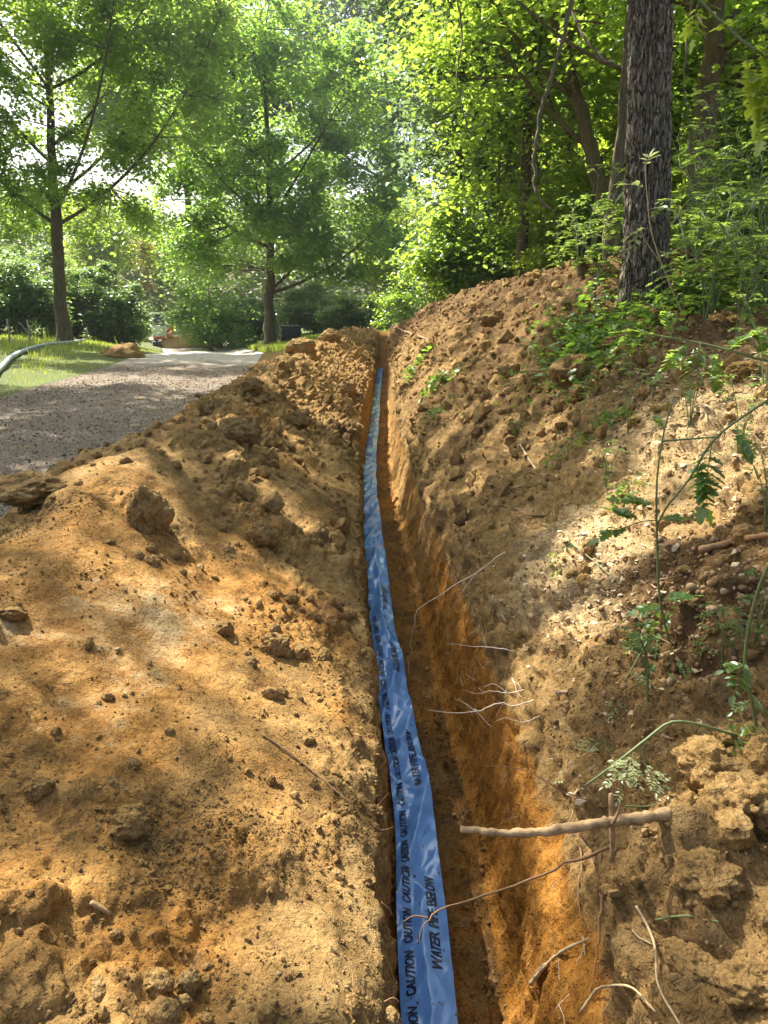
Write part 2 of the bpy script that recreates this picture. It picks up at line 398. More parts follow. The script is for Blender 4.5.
keys = [
    (np.full(NR, -110.), I(rows, [(-2, 3.5), (60, 3), (170, 0)])),
    (roadc-hw-16, I(rows, [(-2, .9), (30, .75), (60, -.1), (170, -1)])),
    (roadc-hw-5, np.maximum(rz*.3, -1)+I(rows, [(-2, .3), (30, .34), (50, .25), (170, .1)])),
    (roadc-hw, rz+.03),
    (roadc, rz+.05),
    (roadc+hw, rz+.0),
    (mixf(c-2.7, np.maximum(roadc+hw+2, c-3.4)), mixf(-.01+0*c, zg)),
    (mixf(xc+0*c, c-1.2), mixf(zc, zg)),
    (mixf(Ll, c-.15), mixf(zlip, zg)),
    (mixf(Ll-.03, c-.12), mixf(zfl+.015, zg)),
    (mixf(Rf, c+.3), mixf(zfl, zg)),
    (mixf(Rl, c+.45), mixf(zlip+.06, zg)),
    (mixf(xt, c+1.3), mixf(zt, zg+.1)),
    (xt+4.0, mixf(zt+.15, zg+.4)),
    (np.full(NR, 110.), I(rows, [(-2, 4), (60, 3), (170, 1)])),
]
cnt = [14, 30, 60, 34, 34, 16, 46, 300, 56, 64, 90, 340, 70, 30]
rowsK = np.array(keys).transpose(2, 0, 1)   # NR, key, 2
cols = []; colkey = []
for i, n in enumerate(cnt):
    tt = np.linspace(0, 1, n, endpoint=False)
    if i == 0: tt = tt**.6
    if i == 13: tt = tt**1.8
    for q in tt: cols.append((i, q)); colkey.append(i+q)
cols.append((len(cnt)-1, 1.0)); colkey.append(len(cnt))
colkey = np.array(colkey); NC = len(colkey)
ki = np.array([a for a, _ in cols]); kt = np.array([b for _, b in cols])
XZ = rowsK[:, ki, :]*(1-kt)[None, :, None]+rowsK[:, ki+1, :]*kt[None, :, None]
KC = [0]+list(np.cumsum(cnt)); KC[-1] = NC-1      # column index of each key
# round the corners
wcol = np.zeros(NC)
def soft(key, rad, amt):
    d = np.abs(np.arange(NC)-KC[key]); wcol[:] = np.maximum(wcol, amt*np.clip(1-d/rad, 0, 1)**.5)
wcol[:KC[3]] = .5
soft(7, 60, 1); soft(6, 20, 1); soft(8, 5, .35); soft(9, 12, .5); soft(10, 10, .4); soft(11, 26, .6); soft(12, 70, 1); soft(13, 20, 1)
for it in range(160):
    k = 1 if it < 60 else 3
    s = XZ.copy(); s[:, k:-k] = (XZ[:, 2*k:]+XZ[:, :-2*k])*.5
    XZ = XZ+(s-XZ)*(wcol*.6)[None, :, None]
G = np.empty((NR, NC, 3)); G[..., 0] = XZ[..., 0]; G[..., 2] = XZ[..., 1]; G[..., 1] = rows[:, None]
# arc length of a typical row, used as the second texture axis
r0 = int(np.searchsorted(rows, 3.0))
arc = np.concatenate([[0], np.cumsum(np.linalg.norm(np.diff(XZ[r0], axis=0), axis=1))]); arc -= arc[KC[8]]
U = np.broadcast_to(arc[None, :], (NR, NC)); Y = G[..., 1]
du = np.gradient(G, axis=1); dv = np.gradient(G, axis=0)
NRM = np.cross(du, dv); NRM /= np.linalg.norm(NRM, axis=2, keepdims=True)+1e-12
kk = np.broadcast_to(colkey[None, :], (NR, NC))
fade = 1-far[:, None]
D = np.zeros((NR, NC)); SOIL = np.zeros((NR, NC, 4), np.float32); SOIL[..., 3] = 1
def zone(a, b): return slice(KC[a], KC[b]+1)
# -- whole strip from heap toe to plateau
sl_ = slice(KC[6], KC[13]+1)
u = U[:, sl_]; yy = Y[:, sl_]; K = kk[:, sl_]; X3, Z3 = G[:, sl_, 0], G[:, sl_, 2]
heap = sstep(6.0, 6.5, K)*(1-sstep(7.9, 8.0, K)); wallL = sstep(7.9, 8.02, K)*(1-sstep(8.95, 9.05, K))
floor = sstep(8.95, 9.05, K)*(1-sstep(9.98, 10.05, K)); wallR = sstep(9.98, 10.05, K)*(1-sstep(10.85, 11.0, K)); bank = sstep(10.85, 11.05, K)*(1-.6*sstep(12.2, 13, K))
n_big = fbm(u*.9, yy*.75, 0, 3, 1); n_mid = fbm(u*3.1, yy*2.6, 0, 3, 5); n_fin = fbm(u*11, yy*10, 0, 3, 9); n_x = fbm(u*30, yy*27, 0, 3, 15)
rough = sstep(-.12, .38, fbm(u*1.1+9, yy*.9, 0, 3, 21))       # cloddy areas against smooth raked ones
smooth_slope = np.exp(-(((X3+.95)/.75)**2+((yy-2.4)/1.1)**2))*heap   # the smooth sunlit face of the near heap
rough = rough*(1-.9*smooth_slope)
rough = np.maximum(rough, heap*.75*np.exp(-(((X3+1.15)/.45)**2+((yy-1.35)/.4)**2)))
rough = np.maximum(rough, heap*sstep(5.5, 7.5, yy)*.85)
c1 = clods(u, yy, .34, 1, .5); c2 = clods(u, yy, .15, 2, .6); c3 = clods(u, yy, .07, 3, .62); c4 = clods(u, yy, .033, 4, .62)
ridge = 1-2*np.abs(fbm(u*2.2, yy*2.0, 0, 4, 33))
d = heap*(.11*n_big+.06*n_mid+(.010+.020*rough)*n_fin+(.003+.009*rough)*n_x+.03*np.minimum(ridge, .7)*(.3+.7*rough)
          +rough*(.34*.55*c1*sstep(-.1, .3, n_mid)+.15*.75*c2+.07*.8*c3)+(.12+.88*rough)*.033*.8*c4)
# crumbling left lip
d += heap*sstep(7.8, 8, K)*(.05*fbm(yy*7, u*3, 0, 3, 50))
# walls: marks of the digger's teeth run up and down
teeth = fbm(yy*16, Z3*1.6, 0, 4, 60); teeth2 = fbm(yy*5, Z3*2.2, 0, 3, 64)
chip = clods(yy, Z3*.6, .12, 12, .5)
d += (wallL+wallR)*(.022*teeth+(.05-.028*wallR)*teeth2+.014*n_fin+.007*n_x+.024*fbm(yy*34, Z3*2.2, 0, 2, 67)+.09*.14*chip)
d += wallR*sstep(10.45, 10.9, K)*(.05*n_mid+.15*.6*c2+.03*n_fin)
d += floor*(.03*n_mid+.022*n_fin+.008*n_x+.07*.3*c3+.033*.7*c4+.15*.12*c2)
streak = fbm((u-yy*.55)*7, (u+yy)*1.2, 0, 3, 70)
nearb = 1-sstep(2.6, 4.2, yy)                                  # big broken lumps low down on the near bank
upper = sstep(11.35, 11.8, K)
roughb = np.clip(.35+rough*.6+upper*.3+nearb*.35, 0, 1)
d += bank*(.10*n_big+.07*n_mid+.026*n_fin+.010*n_x+.035*streak*(1-nearb)*(1-upper)
           +roughb*(.34*.5*c1*(nearb*1.0+upper*.8)+.15*.75*c2+.07*.85*c3)+.033*.85*c4
           +nearb*.07*ridge*fbm(u*1.5, yy*1.5, 3, 2, 80))
# hollow under the turf edge of the near right bank
d -= bank*.10*np.exp(-(((X3-.68)/.12)**2+((yy-2.02)/.16)**2))
d -= wallR*.07*sstep(10.5, 10.8, K)*np.exp(-((yy-1.75)/.5)**2)*(1+n_mid)
D[:, sl_] = d*fade
# masks of the soil colours: R orange subsoil, G pale dry sand, B dark topsoil plus painted shade
nearw = 1-.55*sstep(2.8, 6.0, yy)
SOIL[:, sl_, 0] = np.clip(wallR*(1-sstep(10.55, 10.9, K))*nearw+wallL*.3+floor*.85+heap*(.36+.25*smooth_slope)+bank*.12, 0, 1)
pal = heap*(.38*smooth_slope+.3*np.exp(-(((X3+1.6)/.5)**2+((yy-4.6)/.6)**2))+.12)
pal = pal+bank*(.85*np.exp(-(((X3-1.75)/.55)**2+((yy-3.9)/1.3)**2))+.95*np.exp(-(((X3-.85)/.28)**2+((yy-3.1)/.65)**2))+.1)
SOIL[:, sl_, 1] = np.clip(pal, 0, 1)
drk = wallR*sstep(10.4, 10.9, K)*(.40)+wallL*.25+wallR*.12*sstep(3, 5, yy)*(1-sstep(4, 7, yy)*.5)+bank*(.36+.14*upper+.12*sstep(4.5, 7, yy))+heap*(.10+.14*sstep(6, 8, yy)+.26*sstep(.0, .4, fbm(u*1.3+3, yy*1.1+5, 0, 3, 25)))+floor*.55  # dark topsoil, with shading of the heap and bank also painted in
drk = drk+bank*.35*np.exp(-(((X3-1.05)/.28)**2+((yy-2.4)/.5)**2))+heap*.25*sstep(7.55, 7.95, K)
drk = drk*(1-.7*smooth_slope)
SOIL[:, sl_, 2] = np.clip(drk, 0, 1)
# -- road and verge
rs = slice(KC[3], KC[6]); K = kk[:, rs]; u = U[:, rs]; yy = Y[:, rs]
ruts = -.035*(np.exp(-((K-3.5)/.16)**2)+np.exp(-((K-4.5)/.16)**2))
D[:, rs] += ruts+.03*fbm(u*.8, yy*.6, 0, 3, 90)*np.minimum(1, (6-K))+.008*fbm(u*6, yy*5, 0, 3, 93)
vs = slice(0, KC[3]); D[:, vs] += .07*fbm(G[:, vs, 0]*.7, Y[:, vs]*.7, 0, 3, 95)
D[:, vs] += .02*np.exp(-(((G[:, vs, 0]+7.9)/.55)**2+((Y[:, vs]-20.6)/1.0)**2))     # little sandy bump at the edge of the grass
D[R27:, KC[6]:] += (.10*fbm(G[R27:, KC[6]:, 0]*.3, Y[R27:, KC[6]:]*.3, 0, 3, 97))*far[R27:, None]
G = G+NRM*D[..., None]
# terrain lookup
st = 2
gi_, gj_ = np.arange(0, NR, st), np.unique(np.concatenate([np.arange(0, NC, st), [NC-1]]))
sub = G[np.ix_(gi_, gj_)]; a, b = len(gi_), len(gj_)
ii = (np.arange(a-1)[:, None]*b+np.arange(b-1)[None, :]).ravel()
BV = BVHTree.FromPolygons(sub.reshape(-1, 3).tolist(), np.stack([ii, ii+1, ii+b+1, ii+b], -1).tolist())
def hit(px, py, lift=0.0):
    r_ = ray(px, py); r_ = r_/np.linalg.norm(r_)
    p, n, i, t = BV.ray_cast(Vector(CAM), Vector(r_), 300)
    if p is None: return at(px, py, 20)
    n = np.array(n); n = n if n[2] > 0 or abs(n[2]) < .2 else -n
    if np.dot(n, r_) > 0: n = -n
    return np.array(p)+n*lift
def ground_z(x, y):
    p, n, i, t = BV.ray_cast(Vector((x, y, 30)), Vector((0, 0, -1)), 100)
    return p[2] if p is not None else 0.0
def onto(x, y, lift=0.0): return np.array([x, y, ground_z(x, y)+lift])

def grid_obj(name, r0_, r1_, c0_, c1_, mat, extra=None):
    blocks = [(r0_, r1_, c0_, c1_)]+(extra or [])
    vs_, fs_, cs_ = [], [], []; n = 0
    for (ra, rb, ca, cb) in blocks:
        g = G[ra:rb+1, ca:cb+1]; h_, w_ = g.shape[:2]
        i_ = (np.arange(h_-1)[:, None]*w_+np.arange(w_-1)[None, :]).ravel()
        fs_.append(np.stack([i_, i_+1, i_+w_+1, i_+w_], -1)+n); vs_.append(g.reshape(-1, 3)); cs_.append(SOIL[ra:rb+1, ca:cb+1].reshape(-1, 4)); n += h_*w_
    me = mesh_np(name, np.concatenate(vs_), np.concatenate(fs_), mat)
    ca_ = me.color_attributes.new('soil', 'FLOAT_COLOR', 'POINT'); ca_.data.foreach_set('color', np.concatenate(cs_).ravel())
    return tag(link(name, me), kind='structure')

def road_mat():
    m, t, b = newmat('gravel_track'); co = objco(t)
    n1 = noise(t, co, .9, 5, .6); n2 = noise(t, co, 9, 5, .7)
    vo = nd(t, 'ShaderNodeTexVoronoi'); vo.inputs['Scale'].default_value = 48; t.links.new(co, vo.inputs['Vector'])
    vb = nd(t, 'ShaderNodeTexVoronoi'); vb.inputs['Scale'].default_value = 22; t.links.new(co, vb.inputs['Vector'])
    sep = nd(t, 'ShaderNodeSeparateColor'); t.links.new(vo.outputs['Color'], sep.inputs[0])
    st_ = ramp(t, sep.outputs[0], [(.1, (.085,.068,.052)), (.5, (.185,.15,.115)), (.9, (.38,.32,.26))])
    ea = ramp(t, n2, [(.3, (.13,.095,.062)), (.7, (.26,.20,.135))])
    c = mixc(t, ramp(t, n1, [(.38, (.25,.25,.25)), (.65, (.85,.85,.85))]), st_, ea)
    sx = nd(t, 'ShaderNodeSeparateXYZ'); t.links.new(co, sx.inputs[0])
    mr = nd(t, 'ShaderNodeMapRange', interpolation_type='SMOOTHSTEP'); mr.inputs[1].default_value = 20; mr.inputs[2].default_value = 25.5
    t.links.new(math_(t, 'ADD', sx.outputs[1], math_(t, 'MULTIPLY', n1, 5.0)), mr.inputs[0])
    c = mixc(t, math_(t, 'MULTIPLY', mr.outputs[0], .85), c, ramp(t, n2, [(.3, (.56,.49,.38)), (.7, (.74,.67,.56))]))  # far crest painted pale: sandy tone with its sunlit glare in the colour
    t.links.new(c, b.inputs['Base Color']); b.inputs['Roughness'].default_value = .95; b.inputs['Specular IOR Level'].default_value = .15
    inv = math_(t, 'SUBTRACT', 1.0, vo.outputs['Distance']); inv2 = math_(t, 'SUBTRACT', 1.0, vb.outputs['Distance'])
    bump(t, b, inv, .014, .8, bump(t, None, inv2, .02, .4, bump(t, None, n2, .04, .5)))
    return m
def turf_mat():
    m, t, b = newmat('turf'); co = objco(t)
    n1 = noise(t, co, 1.3, 5, .6); n2 = noise(t, co, 18, 4, .7)
    g = ramp(t, n2, [(.3, (.06,.085,.012)), (.7, (.14,.17,.028))])
    e = ramp(t, n2, [(.3, (.12,.085,.05)), (.7, (.28,.20,.12))])
    t.links.new(mixc(t, ramp(t, n1, [(.6, (0,0,0)), (.75, (.6,.6,.6))]), g, e), b.inputs['Base Color'])
    b.inputs['Roughness'].default_value = .95; bump(t, b, n2, .05)
    return m
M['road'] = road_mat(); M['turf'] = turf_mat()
grid_obj('grass_verge', 0, NR-1, 0, KC[3], M['turf'])
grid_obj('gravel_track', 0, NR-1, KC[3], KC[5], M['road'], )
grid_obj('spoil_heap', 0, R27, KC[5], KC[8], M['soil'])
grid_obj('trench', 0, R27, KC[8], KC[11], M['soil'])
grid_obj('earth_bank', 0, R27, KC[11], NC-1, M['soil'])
grid_obj('ground', R27, NR-1, KC[5], NC-1, M['turf'])

# area-weighted scatter on the terrain
def scatter(n, r0y, r1y, k0, k1, dens=None, seed=0):
    rg = np.random.default_rng(seed+100)
    ra, rb = np.searchsorted(rows, r0y), np.searchsorted(rows, r1y)
    ca, cb = int(np.searchsorted(colkey, k0)), int(np.searchsorted(colkey, k1))-1
    g = G[ra:rb+1, ca:cb+1]
    e1 = g[:-1, 1:]-g[:-1, :-1]; e2 = g[1:, :-1]-g[:-1, :-1]
    cr = np.cross(e1, e2); ar = np.linalg.norm(cr, axis=2); nn = cr/(ar[..., None]+1e-12)
    p = ar.copy()
    if dens is not None: p *= dens(g[:-1, :-1, 0], g[:-1, :-1, 1], g[:-1, :-1, 2])
    p = p.ravel(); p /= p.sum()
    idx = rg.choice(len(p), n, p=p)
    i, j = np.unravel_index(idx, ar.shape)
    a_, b_ = rg.random((n, 1)), rg.random((n, 1))
    pos = g[i, j]+a_*e1[i, j]+b_*e2[i, j]
    return pos, nn[i, j]
def ico(sub):
    bm = bmesh.new(); bmesh.ops.create_icosphere(bm, subdivisions=sub, radius=1)
    v = np.array([q.co[:] for q in bm.verts]); bm.verts.index_update(); f = np.array([[q.index for q in p.verts] for p in bm.faces]); bm.free()
    return v, f
ICO1, ICO2, ICO3, ICO4, ICO5 = ico(1), ico(2), ico(3), ico(4), ico(5)
def rand_rot(n, rg):
    q = rg.normal(size=(n, 4)); q /= np.linalg.norm(q, axis=1, keepdims=True)
    w_, x, y_, z = q.T
    return np.stack([np.stack([1-2*(y_*y_+z*z), 2*(x*y_-z*w_), 2*(x*z+y_*w_)], -1), np.stack([2*(x*y_+z*w_), 1-2*(x*x+z*z), 2*(y_*z-x*w_)], -1),
                     np.stack([2*(x*z-y_*w_), 2*(y_*z+x*w_), 1-2*(x*x+y_*y_)], -1)], 1)
def crumbs(mb, pos, nrm, size, tpl=ICO1, flat=(.55, 1.0), jit=.22, sink=.25, seed=0):
    rg = np.random.default_rng(seed+500); n = len(pos); v, f = tpl
    vv = v[None]*(1+rg.normal(0, jit, (n, len(v), 1)))
    vv = vv*np.stack([rg.uniform(.75, 1.25, n), rg.uniform(.6, 1.1, n), rg.uniform(*flat, n)], -1)[:, None, :]
    vv = np.einsum('nij,nkj->nki', rand_rot(n, rg), vv)*size[:, None, None]
    vv = vv+(pos+nrm*(size*(1-sink)*.6)[:, None])[:, None, :]
    mb.add(vv.reshape(-1, 3), ((np.arange(n)*len(v))[:, None, None]+f[None]).reshape(-1, 3))
def powsize(n, lo, hi, a, rg): return lo*(1-rg.random(n)*(1-(lo/hi)**a))**(-1/a)
rg = np.random.default_rng(5)

# loose crumbs, pebbles, gravel, wood chips: nobody could count them
mb = MB()
p, n_ = scatter(6000, .5, 5.5, 6.3, 8.0, lambda x, y, z: (1-.8*np.exp(-(((x+.95)/.6)**2+((y-2.4)/.9)**2)))/(y+.3)**1.3*(.25+np.clip(fbm(x*1.6, y*1.6, 0, 2, 77)+.3, 0, 1)), 1)
crumbs(mb, p, n_, powsize(6000, .003, .018, 2.2, rg), sink=.5, seed=1)
p, n_ = scatter(14000, .5, 3.6, 6.3, 8.02, lambda x, y, z: (1-.7*np.exp(-(((x+.95)/.6)**2+((y-2.4)/.9)**2)))/(y+.3)**1.5*np.clip(fbm(x*2.2, y*2.2, 0, 3, 79)-.02, 0.01, 1), 11)
crumbs(mb, p, n_, powsize(14000, .002, .009, 2.0, rg), sink=.4, seed=11)
p, n_ = scatter(130, .5, 4, 6.4, 8.0, lambda x, y, z: np.clip(fbm(x*1.6, y*1.6, 0, 2, 77)+.1, 0, 1), 12)
crumbs(mb, p, n_, powsize(130, .018, .045, 2.2, rg), ICO3, jit=.07, sink=.8, seed=12)
p, n_ = scatter(2600, 4, 25, 6.2, 8.0, None, 2); crumbs(mb, p, n_, powsize(2600, .015, .08, 1.8, rg), seed=2)
p, n_ = scatter(2500, 1.2, 9, 9.0, 10.1, lambda x, y, z: 1/(y+.3), 3); crumbs(mb, p, n_, powsize(2500, .003, .014, 2.0, rg), sink=.4, seed=3)
tag(mb.build('soil_crumbs', M['soil'], None, False), 'loose crumbs of orange soil strewn over the spoil heap and trench floor', 'soil crumbs', kind='stuff')
mb = MB()
p, n_ = scatter(9000, .6, 6.5, 11.0, 12.6, lambda x, y, z: 1/(y+.3)**1.3*(.2+np.clip(fbm(x*1.6, y*1.6, 0, 2, 78)+.2, 0, 1)), 4)
crumbs(mb, p, n_, powsize(9000, .003, .020, 2.0, rg), sink=.5, seed=4)
p, n_ = scatter(24000, .6, 4.5, 10.9, 12.4, lambda x, y, z: 1/(y+.3)**1.5*np.clip(fbm(x*2.6, y*2.6, 0, 3, 80)+.12, 0.03, 1), 13)
crumbs(mb, p, n_, powsize(24000, .002, .010, 2.0, rg), sink=.4, seed=13)
p, n_ = scatter(420, .6, 9, 11.1, 12.4, lambda x, y, z: np.clip(fbm(x*1.6, y*1.6, 0, 2, 78)+.1, 0, 1), 14)
crumbs(mb, p, n_, powsize(420, .018, .06, 2.0, rg), ICO3, jit=.07, sink=.8, seed=14)
p, n_ = scatter(3500, 4, 24, 11.0, 12.4, None, 5); crumbs(mb, p, n_, powsize(3500, .015, .09, 1.8, rg), seed=5)
tag(mb.build('bank_crumbs', M['soil'], None, False), 'loose crumbs of brown soil covering the bank right of the trench', 'soil crumbs', kind='stuff')
mb = MB()
pd = lambda x, y, z: np.exp(-(((x-1.2)/.3)**2+((y-2.35)/.5)**2))+.04*np.exp(-((x-1.2)/.8)**2)*(y > 1.75)
p, n_ = scatter(1500, .9, 5.5, 11.0, 12.4, pd, 6); crumbs(mb, p, n_, powsize(1500, .005, .019, 1.5, rg), ICO2, jit=.12, sink=.75, seed=6)
p, n_ = scatter(70, .6, 4, 6.5, 8.0, None, 7); crumbs(mb, p, n_, powsize(70, .004, .010, 1.9, rg), ICO2, jit=.13, sink=.8, seed=7)
tag(mb.build('pebbles', M['stone'], None, True), 'rounded brown and cream pebbles washed out of the right bank', 'pebbles', kind='stuff')
mb = MB()
p, n_ = scatter(22000, 3.5, 19, 3.0, 5.95, lambda x, y, z: 1/y*(.3+np.clip(fbm(x*.9, y*.5, 0, 2, 81)+.3, 0, 1)), 8); crumbs(mb, p, n_, powsize(22000, .005, .024, 2.2, rg), sink=.6, seed=8)
tag(mb.build('road_gravel', M['gravel'], None, False), 'loose grey brown gravel stones on the track surface', 'gravel', kind='stuff')
# wood chips and dry litter on the bank
CHIP = (np.array([[-.3,0,0],[.3,.05,.02],[.26,1,.08],[-.2,.9,.05],[-.28,.05,.1],[.3,.08,.12],[.22,1,.16],[-.2,.88,.14]]),
        np.array([[0,3,2,1],[4,5,6,7],[0,1,5,4],[1,2,6,5],[2,3,7,6],[3,0,4,7]]))
mb = MB()
cdens = lambda x, y, z: np.exp(-(((x-1.85)/.5)**2+((y-4.0)/1.2)**2))+.9*np.exp(-(((x-.9)/.25)**2+((y-3.1)/.6)**2))+.05
p, n_ = scatter(15000, 1.6, 7, 11.0, 12.9, cdens, 9)
for k in range(10):
    jt = (CHIP[0]*np.array([rg.uniform(.5, 1.2), 1, rg.uniform(.3, .8)])+rg.normal(0, .09, (8, 3)), CHIP[1]); q_ = p[k::10]
    mb.leaves(q_+n_[k::10]*.003, powsize(len(q_), .009, .045, 1.5, rg), jt, 0, .5)
tag(mb.build('wood_chips', M['chips'], None, False), 'pale wood chips and dry leaf litter on the sunlit upper bank', 'wood chips', kind='stuff')

# ------------------------------------------------------------------ named clods
def clod(px, py, r, squash=.7, label='', group=None, seed=0, mat='soil', lift=.3, name='soil_clod', rotz=None):
    p = hit(px, py); v, f = ICO5 if mat == 'soil' else ICO3; rr = np.random.default_rng(seed)
    o3 = rr.uniform(-50, 50, 3); s_ = rr.uniform(.75, 1.2, 3)*np.array([1, 1, squash])
    h = fbm(v[:, 0]*1.1+o3[0], v[:, 1]*1.1+o3[1], v[:, 2]*1.1+o3[2], 5, 2, .6)
    e = np.round(fbm(v[:, 0]*.9+o3[1], v[:, 1]*.9+o3[2], v[:, 2]*.9+o3[0], 2, 8)*3.0)/3.0
    q3 = fbm(v[:, 0]*4+o3[2], v[:, 1]*4+o3[0], v[:, 2]*4+o3[1], 4, 4, .6)
    if mat == 'soil': h = h+.34*q3+.18*np.abs(fbm(v[:, 0]*2.2+o3[1], v[:, 1]*2.2, v[:, 2]*2.2, 2, 6))
    vv = v*(1+.5*h+.35*e)[:, None]*s_*r
    ph = rr.uniform(0, 6.28) if rotz is None else rotz
    cs, sn = math.cos(ph), math.sin(ph); vv = vv @ np.array([[cs, sn, 0], [-sn, cs, 0], [0, 0, 1]])
    o = link(name, mesh_np(name, vv, f, M[mat])); o.location = p+np.array([0, 0, r*squash*lift])
    return tag(o, label, 'clod of earth' if mat == 'soil' else 'stone', group)
G_H, G_B = 'large clods along the spoil heap', 'large clods on the right bank'
for i, (px, py, r, sq, lb) in enumerate([
    (26, 508, .20, .42, 'big flat slab of brown earth at the left edge of the near heap'),
    (150, 526, .095, .9, 'angular dark brown clod on the near heap, right of the big flat slab'),
    (262, 540, .085, .75, 'rounded brown clod on the heap crest halfway between the slab and the blue tape'),
    (275, 650, .055, .8, 'pale split clod near the trench lip beside the sunlit smooth slope'),
    (130, 828, .045, .8, 'grey brown clod low on the near heap, above the small pale twig'),
    (40, 792, .035, .8, 'small rounded clod among rough crumbs at the left edge of the near heap'),
    (240, 438, .14, .8, 'large dark clod beside the track on the second hump of the heap'),
    (207, 412, .10, .9, 'dark clod at the track side end of the second hump'),
    (298, 425, .14, .8, 'broad brown clod on the flank of the heap just left of the trench'),
    (250, 392, .16, .8, 'dark clod on the skyline of the heap beside the track'),
    (302, 352, .22, .8, 'rough clod on the skyline of the heap where it reaches the grass'),
    (330, 340, .26, .8, 'pale lumpy clod on the far top of the spoil heap'),
    (345, 395, .16, .8, 'brown clod high on the left trench side near the far end')]):
    clod(px, py, r, sq, lb, G_H, 20+i, lift=(1.2, .7)[i] if i < 2 else .35)
for i, (px, py, r, sq, lb) in enumerate([
    (541, 380, .13, .75, 'angular dark clod on the bank just below the green nettle patch'),
    (576, 374, .15, .7, 'largest dark clod in the row below the tree trunk'),
    (582, 396, .10, .6, 'flat angular clod below the largest one in the row under the tree'),
    (510, 372, .11, .8, 'dark clod at the left end of the row below the nettle patch'),
    (615, 345, .10, .7, 'brown clod at the foot of the big tree trunk'),
    (495, 322, .16, .7, 'dark clod in a hollow of the upper bank left of the tree'),
    (745, 375, .09, .6, 'orange flat clod at the right edge of the bank under the drooping leaves'),
    (430, 350, .18, .7, 'brown clod on the far part of the bank near the end of the tape'),
    (715, 770, .075, .8, 'big tan clod of earth above the broken stick end'),
    (745, 812, .085, .85, 'big tan clod at the right edge of the bank beside the stick'),
    (705, 880, .06, .7, 'crumbly tan clod under the stick on the near bank'),
    (752, 985, .06, .8, 'tan clod in the lower right corner of the bank'),
    (640, 775, .07, .8, 'grey brown lump of earth behind the uprooted green stem'),
    (690, 965, .05, .8, 'dark clod near the thin forked twig on the near bank')]):
    clod(px, py, r, sq, lb, G_B, 60+i, lift=.15)
for i, (px, py, r, lb) in enumerate([(713, 612, .019, 'round tan stone on the pebbly patch of the right bank'), (709, 632, .008, 'small white stone below the round tan stone'),
                                     (645, 558, .013, 'cream stone on the bank beside the upright green stem'), (118, 650, .010, 'small grey stone on the sunlit smooth slope of the heap')]):
    clod(px, py, r, .85, lb, None, 90+i, 'stone', .5, 'stone')

# ------------------------------------------------------------------ warning tape
TW = .186
def tape_z(s, t):
    """height of the tape above the trench floor; s = distance along y, t = -1..1 across"""
    cre = 1-np.abs(fbm(s*3.3+t*.35, t*.28, 0, 2, 120))*2.6
    cre2 = 1-np.abs(fbm(s*8-t*.8, t*.7+3, 2, 2, 124))*2.6
    dia = 1-np.abs(pn(s*1.7-t*.45, t*.2+8, 1, 131))*3.0
    foldc = np.exp(-((t-.15-.35*pn(s*.9, 0, 0, 140))/.22)**2)
    return .019*cre+.006*cre2+.022*np.maximum(dia, -.5)+.011*foldc*sstep(-.3, .2, pn(s*1.2, 3, 0, 141))
def tape_pt(s, t):
    s = np.asarray(s, float); t = np.asarray(t, float)
    base = -.56+.05*pn(s*.7, 0, 0, 150)+.02*pn(s*2.1, 1, 0, 151)+sstep(21, 24.5, s)*.25
    roll = .25*pn(s*.8, 4, 0, 152)
    w_ = TW/2*(1-.10*(1+pn(s*1.8, 6, 0, 153)))
    x = cx(s)+.018*pn(s*1.1, 2, 0, 154)+t*w_*np.cos(roll)
    z = base+t*w_*np.sin(roll)+tape_z(s, t)-.012*np.abs(t)**3
    return np.stack([x, s+0*x, z], -1)
ss = [.6]
while ss[-1] < 24.4: ss.append(ss[-1]+.008+.0012*max(0, ss[-1]-1.5)**1.5)
ss = np.array(ss); tt = np.linspace(-1, 1, 33)
TP = tape_pt(ss[:, None]+0*tt[None], tt[None]+0*ss[:, None])
h_, w_ = TP.shape[:2]; i_ = (np.arange(h_-1)[:, None]*w_+np.arange(w_-1)[None, :]).ravel()
m, t, b = newmat('blue_tape_plastic'); co = objco(t)
nn = noise(t, co, 6, 4); n2 = noise(t, co, 45, 4, .6)
dirt = ramp(t, noise(t, co, 9, 6, .7), [(.6, (0,0,0)), (.78, (.2,.2,.2))])
t.links.new(mixc(t, dirt, ramp(t, nn, [(.3, (.12,.29,.70)), (.7, (.18,.39,.82))]), (.36,.26,.15)), b.inputs['Base Color'])
b.inputs['Roughness'].default_value = .30; b.inputs['Specular IOR Level'].default_value = .6
t.links.new(ramp(t, n2, [(.35, (.10,.10,.10)), (.7, (.27,.27,.27))]), b.inputs['Roughness'])
bump(t, b, n2, .003, .3)
M['tape'] = m
tape = link('warning_tape', mesh_np('warning_tape', TP.reshape(-1, 3), np.stack([i_, i_+1, i_+w_+1, i_+w_], -1), M['tape']))
tag(tape, 'crinkled blue plastic warning tape printed in black, lying along the bottom of the trench', 'warning tape')
M['ink'] = plain('black_ink', (.012, .016, .035), .45, 0, .2, 60)
